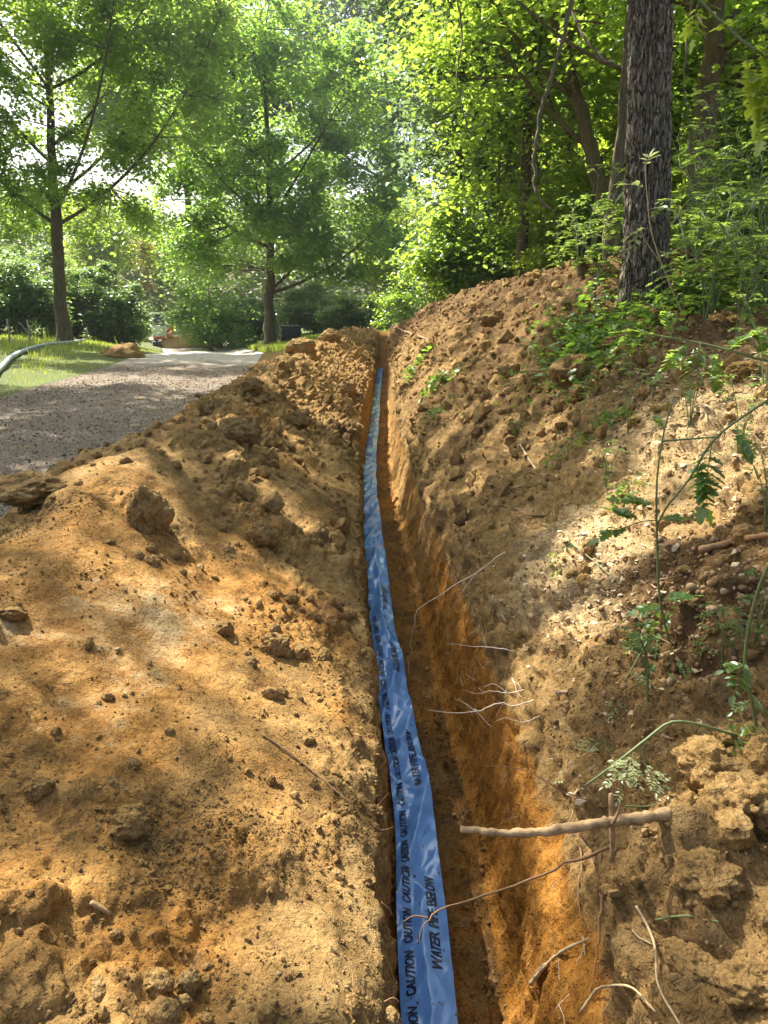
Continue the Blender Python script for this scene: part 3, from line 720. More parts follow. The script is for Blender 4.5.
def lettering(name, text, length, height, tc, starts):
    cu = bpy.data.curves.new('lettering_outline', 'FONT'); cu.body = text; cu.size = 1; cu.shear = .22; cu.offset = .03; cu.resolution_u = 3
    ob = bpy.data.objects.new('lettering_outline', cu); C.objects.link(ob)
    bpy.context.view_layer.update()
    me = bpy.data.meshes.new_from_object(ob.evaluated_get(bpy.context.evaluated_depsgraph_get()))
    bpy.data.objects.remove(ob)
    bm = bmesh.new(); bm.from_mesh(me); bpy.data.meshes.remove(me); bpy.data.curves.remove(cu)
    xs = [q.co.x for q in bm.verts]; ys = [q.co.y for q in bm.verts]
    kx = length/(max(xs)-min(xs)); kyy = height/(max(ys)-min(ys)); x0, y0 = min(xs), (min(ys)+max(ys))/2
    for q in bm.verts: q.co = ((q.co.x-x0)*kx, (q.co.y-y0)*kyy, 0)
    bmesh.ops.triangulate(bm, faces=bm.faces[:])
    for ax, lim in ((0, length), (1, height)):
        k = (.009 if ax == 0 else -height/2+.009)
        while k < (lim if ax == 0 else height/2):
            co_ = [0, 0, 0]; co_[ax] = k; no = [0, 0, 0]; no[ax] = 1
            bmesh.ops.bisect_plane(bm, geom=bm.verts[:]+bm.edges[:]+bm.faces[:], plane_co=co_, plane_no=no); k += .009
    bmesh.ops.triangulate(bm, faces=bm.faces[:])
    bm.verts.index_update()
    v = np.array([q.co[:] for q in bm.verts]); f = np.array([[q.index for q in p_.verts] for p_ in bm.faces]); bm.free()
    for s0 in starts:
        mb = MB()
        s = s0+v[:, 0]; tq = tc-v[:, 1]/(TW/2)
        P = tape_pt(s, tq); e = 1e-3
        N = np.cross(tape_pt(s, tq+e)-P, tape_pt(s+e, tq)-P); N /= np.linalg.norm(N, axis=1, keepdims=True)
        mb.add(P+N*.0022, f)
        mb.build(name, M['ink'], tape)
mb = MB(); rq = np.random.default_rng(88); n = 420
sq = 1.3+(rq.random(n)**1.6)*9; tq = np.clip(rq.normal(0, .7, n), -.97, .97); P_ = tape_pt(sq, tq)
crumbs(mb, P_, np.tile([0, 0, 1.0], (n, 1)), powsize(n, .0015, .007, 1.8, rq), sink=.2, seed=88)
tag(mb.build('tape_crumbs', M['soil'], None, False), 'small soil crumbs fallen onto the blue warning tape', 'soil crumbs', kind='stuff')
lettering('caution_lettering', 'CAUTION', .155, .033, -.58, np.arange(.84, 4.6, .186))
lettering('pipe_lettering', 'WATER PIPE BELOW', .42, .038, .42, np.arange(.87, 4.9, .98))

# ------------------------------------------------------------------ trees
LIT = []       # gaps in the canopy let the sun down to these places: (point, radius)
def lit(px, py, r): LIT.append((hit(px, py), r))
for a in [(250, 600, .26), (190, 640, .34), (130, 600, .26), (310, 660, .24), (60, 560, .2), (200, 560, .24), (160, 690, .24), (230, 720, .2), (100, 660, .2), (330, 720, .16), (350, 780, .12), (380, 900, .16), (378, 1000, .16), (370, 840, .14), (365, 790, .12), (352, 730, .12), (376, 950, .14), (15, 900, .2), (20, 990, .2), (60, 950, .16), (120, 940, .14), (290, 860, .14), (330, 930, .14), (260, 920, .12),
          (170, 960, .10), (210, 800, .10), (120, 480, .3), (350, 620, .15), (300, 580, .15),
          (740, 400, .45), (690, 460, .3), (768, 450, .4), (720, 500, .2), (640, 480, .15), (700, 860, .2), (740, 800, .16), (740, 940, .16), (660, 960, .12), (560, 635, .26), (530, 665, .2), (600, 585, .28), (640, 540, .2), (575, 560, .2), (560, 900, .2), (565, 800, .18), (530, 780, .13), (575, 1000, .18), 
          (180, 462, .16), (250, 480, .16), (300, 440, .2), (225, 425, .2), (330, 500, .14), (285, 390, .3), (340, 385, .3), (100, 465, .25), (40, 545, .2), (330, 540, .14), (290, 510, .12), (345, 440, .2),
          (480, 480, .16), (450, 430, .2), (520, 520, .14), (600, 520, .16), (430, 500, .14), (500, 400, .24), (560, 420, .18), (450, 560, .12), (540, 460, .16), (600, 450, .18), (420, 380, .4), (480, 340, .35), (640, 560, .14), (700, 620, .1), (660, 680, .1),
          (690, 900, .12), (730, 960, .1), (640, 1000, .12), (700, 830, .1),
          (425, 920, .15), (400, 700, .18), (385, 600, .22), (378, 500, .5), (375, 440, .8), (380, 390, 1.0),
          (200, 352, 1.0), (240, 351, 1.0), (160, 354, .8), (100, 362, .6), (60, 362, .6), (20, 372, .6), (90, 352, .5), (30, 358, .5), (130, 358, .5), (40, 345, .6), (265, 345, 1.0), (310, 352, .5), (330, 345, .6),
          ]:
    lit(*a)
LP = np.array([a for a, _ in LIT]); LR = np.array([b for _, b in LIT])
def sun_cull(p, soft_=.35):
    """True where a leaf may stay: it does not stand between the sun and a sunlit spot"""
    keep = np.ones(len(p), bool); rg_ = np.random.default_rng(9)
    for q, r_ in zip(LP, LR):
        d_ = p-q; t_ = d_ @ S; dist = np.linalg.norm(d_-t_[:, None]*S, axis=1)
        lim = r_*(1+soft_*rg_.normal(size=len(p)))
        keep &= ~((dist < lim) & (t_ > .6))
    return keep

def tips_in(blobs, n, rg_, shell=.45):
    vol = np.array([b[1][0]*b[1][1]*b[1][2] for b in blobs]); k = rg_.choice(len(blobs), n, p=vol/vol.sum())
    d_ = rg_.normal(size=(n, 3)); d_ /= np.linalg.norm(d_, axis=1, keepdims=True)
    r_ = shell+(1-shell)*rg_.random(n)**.7
    cc = np.array([b[0] for b in blobs])[k]; rr = np.array([b[1] for b in blobs])[k]
    return cc+d_*r_[:, None]*rr
def bez(a, b, c_, n):
    t_ = np.linspace(0, 1, n)[:, None]; return (1-t_)**2*a+2*t_*(1-t_)*b+t_*t_*c_
def tree(name, base, trunk_pts, r0, blobs, ntips, per_tip, leaf, label, cat='tree', mat='oak', bark='bark2', group=None, seed=0, spread=.55,
         tpl=DIAMOND, limbs=9, culling=True, sides=10, trunk_obj=None, droop=.35, tilt=.5, flat=.45, twigs=True, leaf_keep=None):
    """trunk_pts relative to base, absolute metres; blobs [(centre, radii)] relative to base"""
    rg_ = np.random.default_rng(seed+1000); base = np.asarray(base, float)
    root = empty(name, base, label, cat, group)
    tp = np.asarray(trunk_pts, float); L_ = len(tp)
    dense = np.stack([np.interp(np.linspace(0, L_-1, 26), np.arange(L_), tp[:, k]) for k in range(3)], -1)
    dense[1:-1, :2] += rg_.normal(0, r0*.12, (24, 2))
    hs = np.linspace(0, 1, 26); rad = r0*(1-.8*hs)+r0*.5*np.exp(-hs*26)
    mb = MB()
    if trunk_obj is None: mb.tube(dense, rad, sides, .04)
    tips = tips_in(blobs, ntips, rg_)
    # main limbs go to spread-out tips, twigs branch off the limbs
    hi_ = tips[tips[:, 2] > np.quantile(tips[:, 2], .35)]
    seeds = [hi_[rg_.integers(len(hi_))]]
    for _ in range(limbs-1):
        d_ = np.min(np.linalg.norm(hi_[:, None]-np.array(seeds)[None], axis=2), axis=1); seeds.append(hi_[int(np.argmax(d_*rg_.uniform(.7, 1, len(hi_))))])
    limb_pts = [dense[12:]]
    for s_ in seeds:
        zz = np.clip(s_[2]-np.linalg.norm(s_[:2])*rg_.uniform(.8, 1.3), dense[8, 2], dense[-2, 2])
        k = int(np.clip(np.searchsorted(dense[:, 2], zz), 8, 24)); a_ = dense[k]
        mid = a_+(s_-a_)*np.array([.55, .55, .3])+rg_.normal(0, .06*np.linalg.norm(s_-a_), 3)
        pts = bez(a_, mid, s_, 12); limb_pts.append(pts[3:])
        mb.tube(pts, np.linspace(min(rad[k]*.5, r0*.28), .010+.015*r0, 12), 7, .04)
    LPt = np.concatenate(limb_pts)
    leafp = []
    for q in tips:
        d_ = np.linalg.norm(LPt-q, axis=1)+np.maximum(0, LPt[:, 2]-q[2])*1.0
        a_ = LPt[int(np.argmin(d_))]
        pts = bez(a_, (a_+q)/2+rg_.normal(0, .1, 3)*np.linalg.norm(q-a_), q, 6)
        if twigs: mb.tube(pts, np.linspace(.008+.025*r0+.012*min(2, np.linalg.norm(q-a_))*.6, .006, 6), 5, 0, False)
        leafp.append(pts[3:5])
    mb.build('trunk', M[bark], root)
    n = ntips*per_tip
    k = rg_.integers(0, ntips, n); lp = tips[k]+rg_.normal(size=(n, 3))*np.array([spread, spread, spread*flat])*rg_.uniform(.6, 1.3, ntips)[k][:, None]
    tw_ = np.concatenate(leafp); m_ = rg_.integers(0, len(tw_), n//4); lp = np.concatenate([lp, tw_[m_]+rg_.normal(0, spread*.35, (n//4, 3))])
    if culling: lp = lp[sun_cull(lp+base)]
    if leaf_keep is not None: lp = lp[leaf_keep(lp+base)]
    lb = MB(); lb.leaves(lp, leaf*rg_.uniform(.6, 1.25, len(lp)), tpl, droop, tilt)
    lb.build('crown', M[mat], root, False)
    return root

def gb(px, Z, dz=0.0):
    """foot of something that stands on the ground in the column px at camera depth Z"""
    y_ = Z*math.cos(PITCH)+.0; 
    for _ in range(6):
        x_ = (px-384)/F_PX*Z; zz = ground_z(x_, y_); Z_ = y_*math.cos(PITCH)-(zz-1.5)*math.sin(PITCH); y_ += (Z-Z_)
    return np.array([(px-384)/F_PX*Z, y_, zz+dz])

# left tree at the edge of the verge
B_A = gb(65, 30)
tree('oak_tree', B_A, [(0,0,-.2), (.1,0,3.5), (.25,.1,7), (.6,.1,11), (.9,0,16)], .27,
     [((.2,0,13.5), (6.6,5.5,4.6)), ((3.6,-.5,9.2), (3.8,3.4,2.8)), ((-3.5,0,8.8), (3.6,3.2,3.0)), ((.6,.5,6.6), (4.4,3,1.9)), ((5.2,-1,12), (2.8,2.6,3)), ((2.6,.5,5.0), (2.4,2.4,1.2)), ((-2.4,.5,5.2), (2.4,2.4,1.4)), ((-4.5,0,7), (3,3,2))],
     380, 190, .2, 'tall airy oak with a straight trunk on the grass verge left of the track', mat='oak', seed=1, limbs=18, spread=.46, flat=.58, droop=.45)
# maple in the middle
B_B = gb(270, 39)
tree('maple_tree', B_B, [(0,0,-.2), (.05,0,2.2), (.25,0,4), (.3,.1,8), (.2,0,14)], .33,
     [((1.0,0,11.0), (6.4,5.5,4.6)), ((-3.2,0,6.8), (3.8,3.8,2.4)), ((4.4,-.5,6.2), (4.0,3.8,2.7)), ((1.2,-1.5,5.2), (3.6,3,1.7)), ((5.8,-1,3.6), (2.6,2,1.4)), ((-1,0,14.5), (4.2,4,2.5)), ((-2.6,-.5,4.6), (2.6,2.4,1.4))],
     290, 195, .23, 'broad spreading maple with a short forked trunk in the middle beyond the spoil heap', mat='maple', seed=2, limbs=16, spread=.48, flat=.62)
# more trees behind
tree('beech_tree', gb(195, 58), [(0,0,-.2), (.2,0,8), (0,0,22)], .4,
     [((0,0,19), (7.5,6,6)), ((3.5,0,13), (4.5,4,3.5)), ((-4.5,0,16), (3.5,4,3.5))], 300, 150, .34, 'tall pale green beech rising behind the track between the oak and the maple', mat='oak', seed=3, spread=.9)
tree('ash_tree', gb(385, 62), [(0,0,-.2), (.2,0,8), (0,0,24)], .45,
     [((-1,0,21), (7.5,6,6)), ((-3,0,14), (5,4,3.5)), ((4.5,0,15), (5,4,4)), ((0,0,26), (7,5,4)), ((-6,0,19), (4,4,6))], 300, 130, .36, 'tall blue green ash in the gap between the maple and the wood on the bank', mat='blue', seed=4, spread=.95)
tree('lime_tree', gb(405, 44), [(0,0,-.2), (.2,0,3), (0,0,7)], .2,
     [((0,0,5.2), (2.5,2.4,3.0)), ((-1.3,0,3.0), (1.9,1.9,1.9)), ((1.2,0,3.2), (1.8,1.9,2.2))], 110, 110, .22, 'bright yellow green lime tree sunlit behind the far end of the trench', mat='bright', seed=5, spread=.5)
tree('hazel_bush', gb(212, 47), [(0,0,-.2), (.1,0,1.5), (0,0,4)], .12,
     [((0,0,3.4), (2.2,2.2,2.4)), ((.8,0,1.5), (2.2,2.2,1.5)), ((-.9,0,1.6), (1.6,2,1.5))], 120, 120, .2, 'rounded soft green hazel bush left of the maple trunk', 'bush', mat='maple', seed=6, spread=.45)
tree('young_oak', gb(120, 62), [(0,0,-.2), (.1,0,4), (0,0,9)], .2,
     [((0,0,8), (3.6,3.2,3.4)), ((-2,0,5), (2.6,2.6,2.4))], 110, 100, .3, 'sunlit young oak behind the rhododendrons at the left of the track', mat='bright', seed=7, spread=.7)
tree('slender_tree', gb(157, 57), [(0,0,-.2), (-.1,0,2.2), (-.3,0,4.2), (-.35,0,6.6)], .13,
     [((-.35,0,6.2), (.9,.9,1.3)), ((-.4,0,4.3), (.6,.6,.5))], 30, 50, .2, 'slender bare stemmed tree with yellowing leaves beside the parked digger', mat='yellow', bark='palebark', seed=8, spread=.35, limbs=4)
# rhododendrons
RH = [(18, 34, 2.0, 3.5, 'rhododendron bush at the left edge behind the pale stakes'), (100, 38, 2.3, 3.9, 'glossy rhododendron bush just right of the oak trunk'),
      (48, 40, 2.2, 4.7, 'tall rhododendron bush directly behind the oak trunk'), (119, 41, 1.25, 2.1, 'low rhododendron bush at the track edge where the far pipe ends'),
      (-12, 37, 2.3, 4.4, 'tall rhododendron bush cut by the left edge of the picture'), (244, 50, 2.3, 3.3, 'dark rhododendron bush between the hazel bush and the maple trunk'),
      (318, 48, 2.3, 3.1, 'dark rhododendron bush behind the black box'), (355, 45, 1.8, 2.2, 'low dark rhododendron bush behind the crest of the spoil heap')]
for i, (px, Z, r_, h_, lb) in enumerate(RH):
    tree('rhododendron', gb(px, Z), [(0,0,-.2), (.1,0,h_*.3), (0,0,h_*.7)], .1,
         [((0,0,h_*.55), (r_,r_*.9,h_*.45)), ((r_*.5,-.3,h_*.3), (r_*.7,r_*.7,h_*.3)), ((-r_*.5,-.2,h_*.32), (r_*.7,r_*.7,h_*.32))], 75, 170, .21, lb, 'bush', mat='rhodo', group='rhododendron bushes around the track',
         seed=30+i, spread=.3, tpl=DIAMOND, limbs=5, droop=.1, tilt=.35, twigs=False, flat=.6)

# the big trunk on the bank: ridged bark as real relief
def big_trunk(base, h, r0, seed):
    nv, na = 420, 150
    z = np.linspace(-.25, h, nv)[:, None]; th = np.linspace(0, 2*math.pi, na, endpoint=False)[None]
    r_ = r0*(1-.045*z)+.035*np.exp(-np.maximum(z, 0)*4)*(1+.5*np.cos(th*4+1)+.3*np.cos(th*7))
    X_ = np.cos(th)+0*z; Y_ = np.sin(th)+0*z
    rid = np.abs(fbm(X_*6.5+.3*pn(0, 0, z*4), Y_*6.5, z*3.6, 3, seed)); rid2 = np.abs(fbm(X_*9, Y_*9, z*3.6, 2, seed+9))
    plates = np.abs(pn(X_*3, Y_*3, z*7, seed+4))
    r_ = r_-.042*np.exp(-rid*8)-.018*np.exp(-rid2*8)-.004*np.exp(-plates*14)+.012*fbm(X_*1.2, Y_*1.2, z*.8, 2, seed+5)
    lean = np.concatenate([-.083*z+.02*np.sin(z*.7), .0*z], 1)
    v = np.stack([X_*r_+lean[:, :1], Y_*r_+lean[:, 1:], z+0*X_], -1)
    i = np.arange(nv-1)[:, None]*na; j = np.arange(na)[None]; j2 = (j+1) % na
    return v.reshape(-1, 3), np.stack([i+j, i+j2, i+na+j2, i+na+j], -1).reshape(-1, 4)
B_T = np.array([2.22, 6.55, 0]); B_T[2] = ground_z(B_T[0], B_T[1])-.02
def above(y0):      # keeps leaves out of the view of the bank and the distance: only above the line y0 of the picture
    def f(p):
        d_ = p-CAM; zc_ = d_ @ FW; py = 512-F_PX*(d_ @ UP)/np.maximum(zc_, .1)
        return (py < y0) | (zc_ < .2)
    return f
def tall_oak():
    root = tree('mature_oak', B_T, [(0,0,0), (-.25,0,3), (-.5,0,6), (-.8,0,9), (-.9,0,13)], .24,
         [((-.5,1.5,11.5), (5,4.5,3)), ((-3.5,2.5,9), (3,3,1.6)), ((2.5,1,9), (3.4,3.4,2))], 90, 80, .13,
         'mature oak with a thick ridged trunk on top of the right bank', mat='wood', bark='bark', seed=12, spread=.5, limbs=10, trunk_obj=1)
    v, f = big_trunk(B_T, 7.0, .193, 200)
    o = link('lower_trunk', mesh_np('lower_trunk', v, f, M['bark']), root)
    return root
tall_oak()
# wood on the bank: each tree with its trunk
def wood_tree(px, Z, h, r0, blobs, label, seed, lean=(0, 0), mat='wood', leaf=.15, nt=150, pt=60, name='woodland_tree', spread=.42, bark='bark2', group='trees of the wood on the right bank', **kw):
    b_ = gb(px, Z)
    return tree(name, b_, [(0,0,-.25), (lean[0]*.35,lean[1]*.35,h*.35), (lean[0]*.7,lean[1]*.7,h*.7), (lean[0],lean[1],h)], r0, blobs, nt, pt, leaf, label, mat=mat, bark=bark, seed=seed, spread=spread, group=group, tpl=LOBED if Z < 14 else DIAMOND, **kw)
wood_tree(690, 11.5, 7, .2, [((.3,1,5.2), (2.6,2,1.7)), ((1.5,.5,3.3), (1.8,1.5,1.3))], 'dark trunked tree right behind the mature oak', 41, nt=85, pt=80, leaf=.12)
wood_tree(607, 9.2, 6.5, .085, [((-.8,.5,4.8), (1.8,1.6,1.5)), ((.2,1.2,3.6), (1.2,1.3,.9))], 'thin upright sapling just left of the mature oak', 42, (.15, 0), leaf=.11, nt=60, pt=80)
wood_tree(625, 13.5, 6.5, .17, [((-2.0,.5,4.2), (2.3,2,1.4)), ((-1.2,.5,5.8), (2.6,2,1.4))], 'tree with a dark trunk leaning left behind the thin sapling', 43, (-2.2, .5), nt=65, pt=85, leaf=.125)
wood_tree(520, 15.5, 7.5, .13, [((-.6,0,4.6), (2.3,2,2.0)), ((-.4,0,2.6), (1.6,1.4,1.1)), ((-.3,-.4,1.2), (1.4,1.0,1.0)), ((.8,.3,6.2), (2.4,2,1.5))], 'leafy tree overhanging the bank above the far trench', 44, nt=130, pt=95, leaf=.135)
wood_tree(455, 19, 9, .15, [((.4,0,7.0), (2.4,2.4,2.0)), ((.2,0,4.4), (1.5,1.8,1.5)), ((.4,-.3,1.8), (1.4,1.5,1.4))], 'blue green tree at the left end of the wood over the far bank', 45, mat='blue', nt=210, leaf=.2, spread=.5)
wood_tree(560, 20, 9, .15, [((0,0,4.5), (3.2,2.6,2.6)), ((0,0,2.0), (2.6,2.0,1.2)), ((0,0,7.5), (3.5,3,2))], 'mid green tree deep in the wood left of the leaning trunk', 46, nt=150, leaf=.22, spread=.5, mat='bright')
wood_tree(660, 19, 9, .15, [((0,0,4.0), (3.2,2.6,2.6)), ((0,0,1.6), (2.8,2.0,1.2)), ((0,0,7.2), (3.5,3,2))], 'bright green tree deep in the wood behind the mature oak', 47, nt=150, leaf=.22, spread=.55, mat='bright')
wood_tree(770, 15, 8, .15, [((0,0,3.6), (2.8,2.4,2.4)), ((-.5,0,1.4), (2.2,1.8,1.1)), ((0,0,6.2), (3,2.6,1.8))], 'dark holly like tree at the right edge of the wood', 48, nt=230, leaf=.18, spread=.45, mat='herbdark')
wood_tree(515, 30, 12, .2, [((0,0,8), (3.6,3,3.4)), ((-.8,0,4.5), (3.0,2.6,2.2)), ((0,0,1.8), (2.8,2.4,1.6))], 'green tree far back at the left side of the wood', 49, nt=120, leaf=.26, spread=.7, mat='wood')
wood_tree(540, 33, 13, .2, [((0,0,8), (3.6,3,3.6)), ((-.8,0,4.5), (3.4,2.6,2.2)), ((0,0,1.8), (3.0,2.4,1.6))], 'dim green tree far back in the centre of the wood', 50, nt=120, leaf=.28, spread=.7, mat='maple')
wood_tree(720, 27, 12, .2, [((0,0,7), (4.5,3,4)), ((0,0,3), (4.5,3,2.6))], 'dark green tree far back at the right of the wood', 51, nt=120, leaf=.28, spread=.7, mat='herbdark')
wood_tree(615, 32, 13, .2, [((0,0,8), (4.5,3,4)), ((0,0,3.5), (4.5,3,2.6))], 'green tree far back behind the leaning trunk', 52, nt=120, leaf=.28, spread=.7, mat='wood')

for i, (px, Z, r_, h_, mt, lb) in enumerate([(457, 17.5, .95, 2.3, 'wood', 'leafy bush in front of the blue green tree over the far bank'), (500, 21, 1.3, 2.4, 'bright', 'bright leafy bush on the bank crest between the two far trunks'), (553, 17, 1.0, 1.9, 'wood', 'leafy bush on the bank crest left of the cow parsley'),
      (425, 27, 1.6, 2.8, 'wood', 'green bush at the foot of the bank behind the far end of the trench'), (585, 15, 1.1, 2.2, 'bright', 'bright bush behind the cow parsley left of the mature oak')]):
    tree('hazel_bush', gb(px, Z), [(0,0,-.2), (.1,0,h_*.3), (0,0,h_*.7)], .05, [((0,0,h_*.55), (r_,r_*.8,h_*.45)), ((r_*.5,-.2,h_*.3), (r_*.7,r_*.6,h_*.3)), ((-r_*.5,-.2,h_*.3), (r_*.7,r_*.6,h_*.3))], 70, 90, .14, lb, 'bush', mat=mt,
         group='bushes along the bank crest', seed=80+i, spread=.26, limbs=4, twigs=False)
# two trees out of the picture on the left, whose branches shade the heap and the track
tree('roadside_oak', onto(-9.8, 9.4), [(0,0,-.2), (.3,0,4), (.8,.1,8), (1.5,.2,13)], .32,
     [((4.6,.4,9.6), (3.6,4.2,1.5)), ((5.8,-.6,11.5), (3.2,4.2,1.5)), ((2.0,.4,11.5), (3.4,4.2,2.0))], 260, 90, .15, 'roadside oak left of the track whose branches shade the near heap', mat='oak', seed=14, spread=.42, limbs=12, leaf_keep=above(-40))
tree('verge_oak', onto(-16, 16.5), [(0,0,-.2), (.3,0,4), (.8,.1,8), (1.5,.2,13)], .32,
     [((5.6,1.0,10.5), (3.8,4.2,1.4)), ((3.0,.4,12.0), (4.0,5,2.0)), ((7.0,-3.0,11.5), (3.4,3.4,1.4)), ((8.5,1,12.5), (3,3,1.3))], 220, 80, .2, 'verge oak further along the left side of the track', mat='oak', seed=15, spread=.55, limbs=12, leaf_keep=above(-40))

# far wood: reads as one mass
mb = MB(); rg_ = np.random.default_rng(77)
n = 60000; ang = rg_.uniform(-.66, .62, n); dist = rg_.uniform(78, 100, n)
x_ = np.sin(ang)*dist; y_ = np.cos(ang)*dist
ht = 12+3.5*fbm(ang*9, 0*ang, 0, 3, 300)+9*sstep(.02, .2, ang)-3.0*np.exp(-((ang+.285)/.05)**2)
z_ = (1-rg_.random(n)**1.7)*ht-1.0+1.2*fbm(ang*40, dist*.2, 0, 2, 303)
mb.leaves(np.stack([x_, y_, z_], -1), rg_.uniform(.5, 1.0, n), DIAMOND, .3, .6)
tag(mb.build('far_wood', M['far'], None, False), 'far green wood closing the view beyond the track and the maple', 'wood', kind='stuff')


# ------------------------------------------------------------------ grass
BLADE = (np.array([[-.07,0,0],[.07,0,0],[.055,.55,.05],[-.055,.55,.05],[0,1,.22]]), np.array([[0,1,2],[0,2,3],[3,2,4]]))
def up_dirs(n, k, rg_): return np.stack([rg_.normal(0, k, n), rg_.normal(0, k, n), np.ones(n)], -1)
mb = MB(); rg_ = np.random.default_rng(31)
PIPE_A = [(-30, 405), (0, 372), (18, 356), (45, 347), (68, 344), (88, 341)]; PIPE_B = [(93, 338), (108, 339), (122, 341), (136, 342)]
PP_ = np.concatenate([np.stack([np.interp(np.linspace(0, len(q)-1, 60), np.arange(len(q)), np.array([hit(*a) for a in q])[:, k]) for k in (0, 1)], -1) for q in (PIPE_A, PIPE_B)])
def off_pipe(x, y):
    sh = x.shape; x = x.ravel(); y = y.ravel(); m_ = np.full(len(x), 9.0)
    for q in PP_:
        dx_ = x-q[0]; dy_ = y-q[1]; m_ = np.minimum(m_, np.where(dy_ < 0, np.hypot(dx_, dy_*.35), np.hypot(dx_, dy_)))
    return np.where(m_ < .26, .04, 1).reshape(sh)
gd = lambda x, y, z: off_pipe(x, y)*np.where(y > 8, 1, 0)*(.12+np.clip(fbm(x*.8, y*.8, 0, 3, 400)+.45, 0, 1.2))/(y*.03+.5)*np.where(((x+7.9)/.7)**2+((y-20.6)/1.2)**2 < 1, .03, 1)
p, n_ = scatter(80000, 8, 44, 1.3, 3.02, gd, 50)
edge = np.clip(np.interp(p[:, 1], rows, roadc-hw)-p[:, 0], 0, 3)/3; edge *= .55+.45*(off_pipe(p[:, 0], p[:, 1]) > .5)
mb.leaves(p-[0, 0, .02], rg_.uniform(.08, .22, len(p))*(.35+.75*edge), BLADE, 0, .5, dirs=up_dirs(len(p), .35, rg_))
p, n_ = scatter(450, 10, 40, .75, 2.6, None, 51)
mb.leaves(p, rg_.uniform(.4, .75, len(p)), (BLADE[0]*np.array([.45, 1, 1]), BLADE[1]), 0, .5, dirs=up_dirs(len(p), .18, rg_))
tag(mb.build('verge_grass', M['grass'], None, False), 'sunlit yellow green grass growing on the verge left of the track', 'grass', kind='stuff')
mb = MB()
p, n_ = scatter(26000, 27.5, 50, 5.05, 11, lambda x, y, z: np.where((x < 1) & (x > -14), 1.0, .1), 52)
mb.leaves(p-[0, 0, .02], rg_.uniform(.14, .34, len(p)), BLADE, 0, .5, dirs=up_dirs(len(p), .35, rg_))
tag(mb.build('maple_grass', M['grass'], None, False), 'green grass around the maple beyond the end of the spoil heap', 'grass', kind='stuff')

# ------------------------------------------------------------------ far objects on the track
m, t, b = newmat('window_glass'); b.inputs['Base Color'].default_value = (.05, .07, .09, 1); b.inputs['Roughness'].default_value = .08; b.inputs['Specular IOR Level'].default_value = .9
M['glass'] = m
M['white'] = plain('white_paint', (.78, .80, .82), .4); M['orangep'] = plain('orange_paint', (.62, .14, .04), .45); M['rubber'] = plain('track_rubber', (.03, .03, .03), .8)
M['black'] = plain('black_plastic', (.018, .02, .022), .45); M['pipe'] = plain('grey_plastic_pipe', (.55, .60, .66), .42, 0, .2, 8); M['steel'] = plain('worn_steel', (.2, .19, .18), .5, .6)
dg = empty('digger', gb(164, 50), 'small white cabbed digger with an orange arm parked at the far end of the track', 'digger')
for sx in (-.55, .55):
    q = MB(); q.prism([(-.85,.08),(-.7,0),(.7,0),(.85,.08),(.95,.25),(.85,.42),(.7,.5),(-.7,.5),(-.85,.42),(-.95,.25)], 'x', (sx, 0, 0), .3)
    tr_ = q.build('crawler_track', M['rubber'], dg, False)
    for k in (-.6, -.2, .2, .6):
        q = MB(); th = np.linspace(0, 2*math.pi, 15)[:-1]; q.prism(np.stack([k+.15*np.cos(th), .22+.15*np.sin(th)], -1), 'x', (sx, 0, 0), .34); q.build('track_roller', M['steel'], tr_, False)
q = MB(); q.box((0, .1, .62), (1.3, 1.6, .2), .05); q.box((.0, .75, .95), (1.25, .5, .6), .1); q.build('body', M['orangep'], dg)
q = MB()
for sx in (-.62, .18):
    for sy in (-.55, .45): q.box((sx, sy, 1.42), (.08, .08, 1.5), .02)
q.box((-.22, -.05, 2.2), (.95, 1.15, .1), .04); q.box((-.22, -.05, .78), (.88, 1.1, .16), .03)
cab = q.build('cab', M['white'], dg)
q = MB(); q.box((-.22, -.57, 1.1), (.72, .05, .62), .02); q.box((-.63, -.05, 1.1), (.05, .9, .62), .02); q.box((.19, -.05, 1.1), (.05, .9, .62), .02); q.build('cab_panel', M['white'], cab)
for c_, d_ in (((-.22, -.56, 1.78), (.7, .03, .7)), ((-.22, .46, 1.78), (.7, .03, .7)), ((-.63, -.05, 1.78), (.03, .9, .7)), ((.19, -.05, 1.78), (.03, .9, .7))):
    q = MB(); q.box(c_, d_, .01); q.build('window', M['glass'], cab)
q = MB(); q.prism([(.0,.7),(.25,.65),(.75,1.7),(1.35,2.05),(1.3,2.25),(.55,1.95)], 'y', (.25, -.75, 0), .22); q.build('boom', M['orangep'], dg, False)
q = MB(); q.prism([(1.25,2.2),(1.45,2.1),(1.62,1.0),(1.45,.95)], 'y', (.25, -.75, 0), .16); q.build('dipper_arm', M['orangep'], dg, False)
q = MB(); q.prism([(1.4,1.0),(1.75,1.0),(1.85,.65),(1.6,.4),(1.3,.5),(1.5,.75)], 'y', (.25, -.75, 0), .5); q.build('bucket', M['steel'], dg, False)
dg.rotation_euler = (0, 0, R(18))
bx = empty('storage_box', gb(291, 37.5), 'black ribbed plastic box standing on the grass right of the maple trunk', 'box')
q = MB(); q.box((0, 0, .42), (1.0, .8, .84), .04)
for k in np.linspace(-.4, .4, 5): q.box((k, -.415, .42), (.05, .06, .7), .015)
q.build('body', M['black'], bx); q = MB(); q.box((0, 0, .88), (1.08, .88, .1), .04); q.build('lid', M['black'], bx)
for sx in (-.52, .52):
    q = MB(); q.box((sx, 0, .62), (.06, .25, .06), .02); q.build('handle', M['black'], bx)
bx.rotation_euler = (0, 0, R(12))
def gpath(pp, lift): return np.array([hit(x, y)+[0, 0, lift] for x, y in pp])
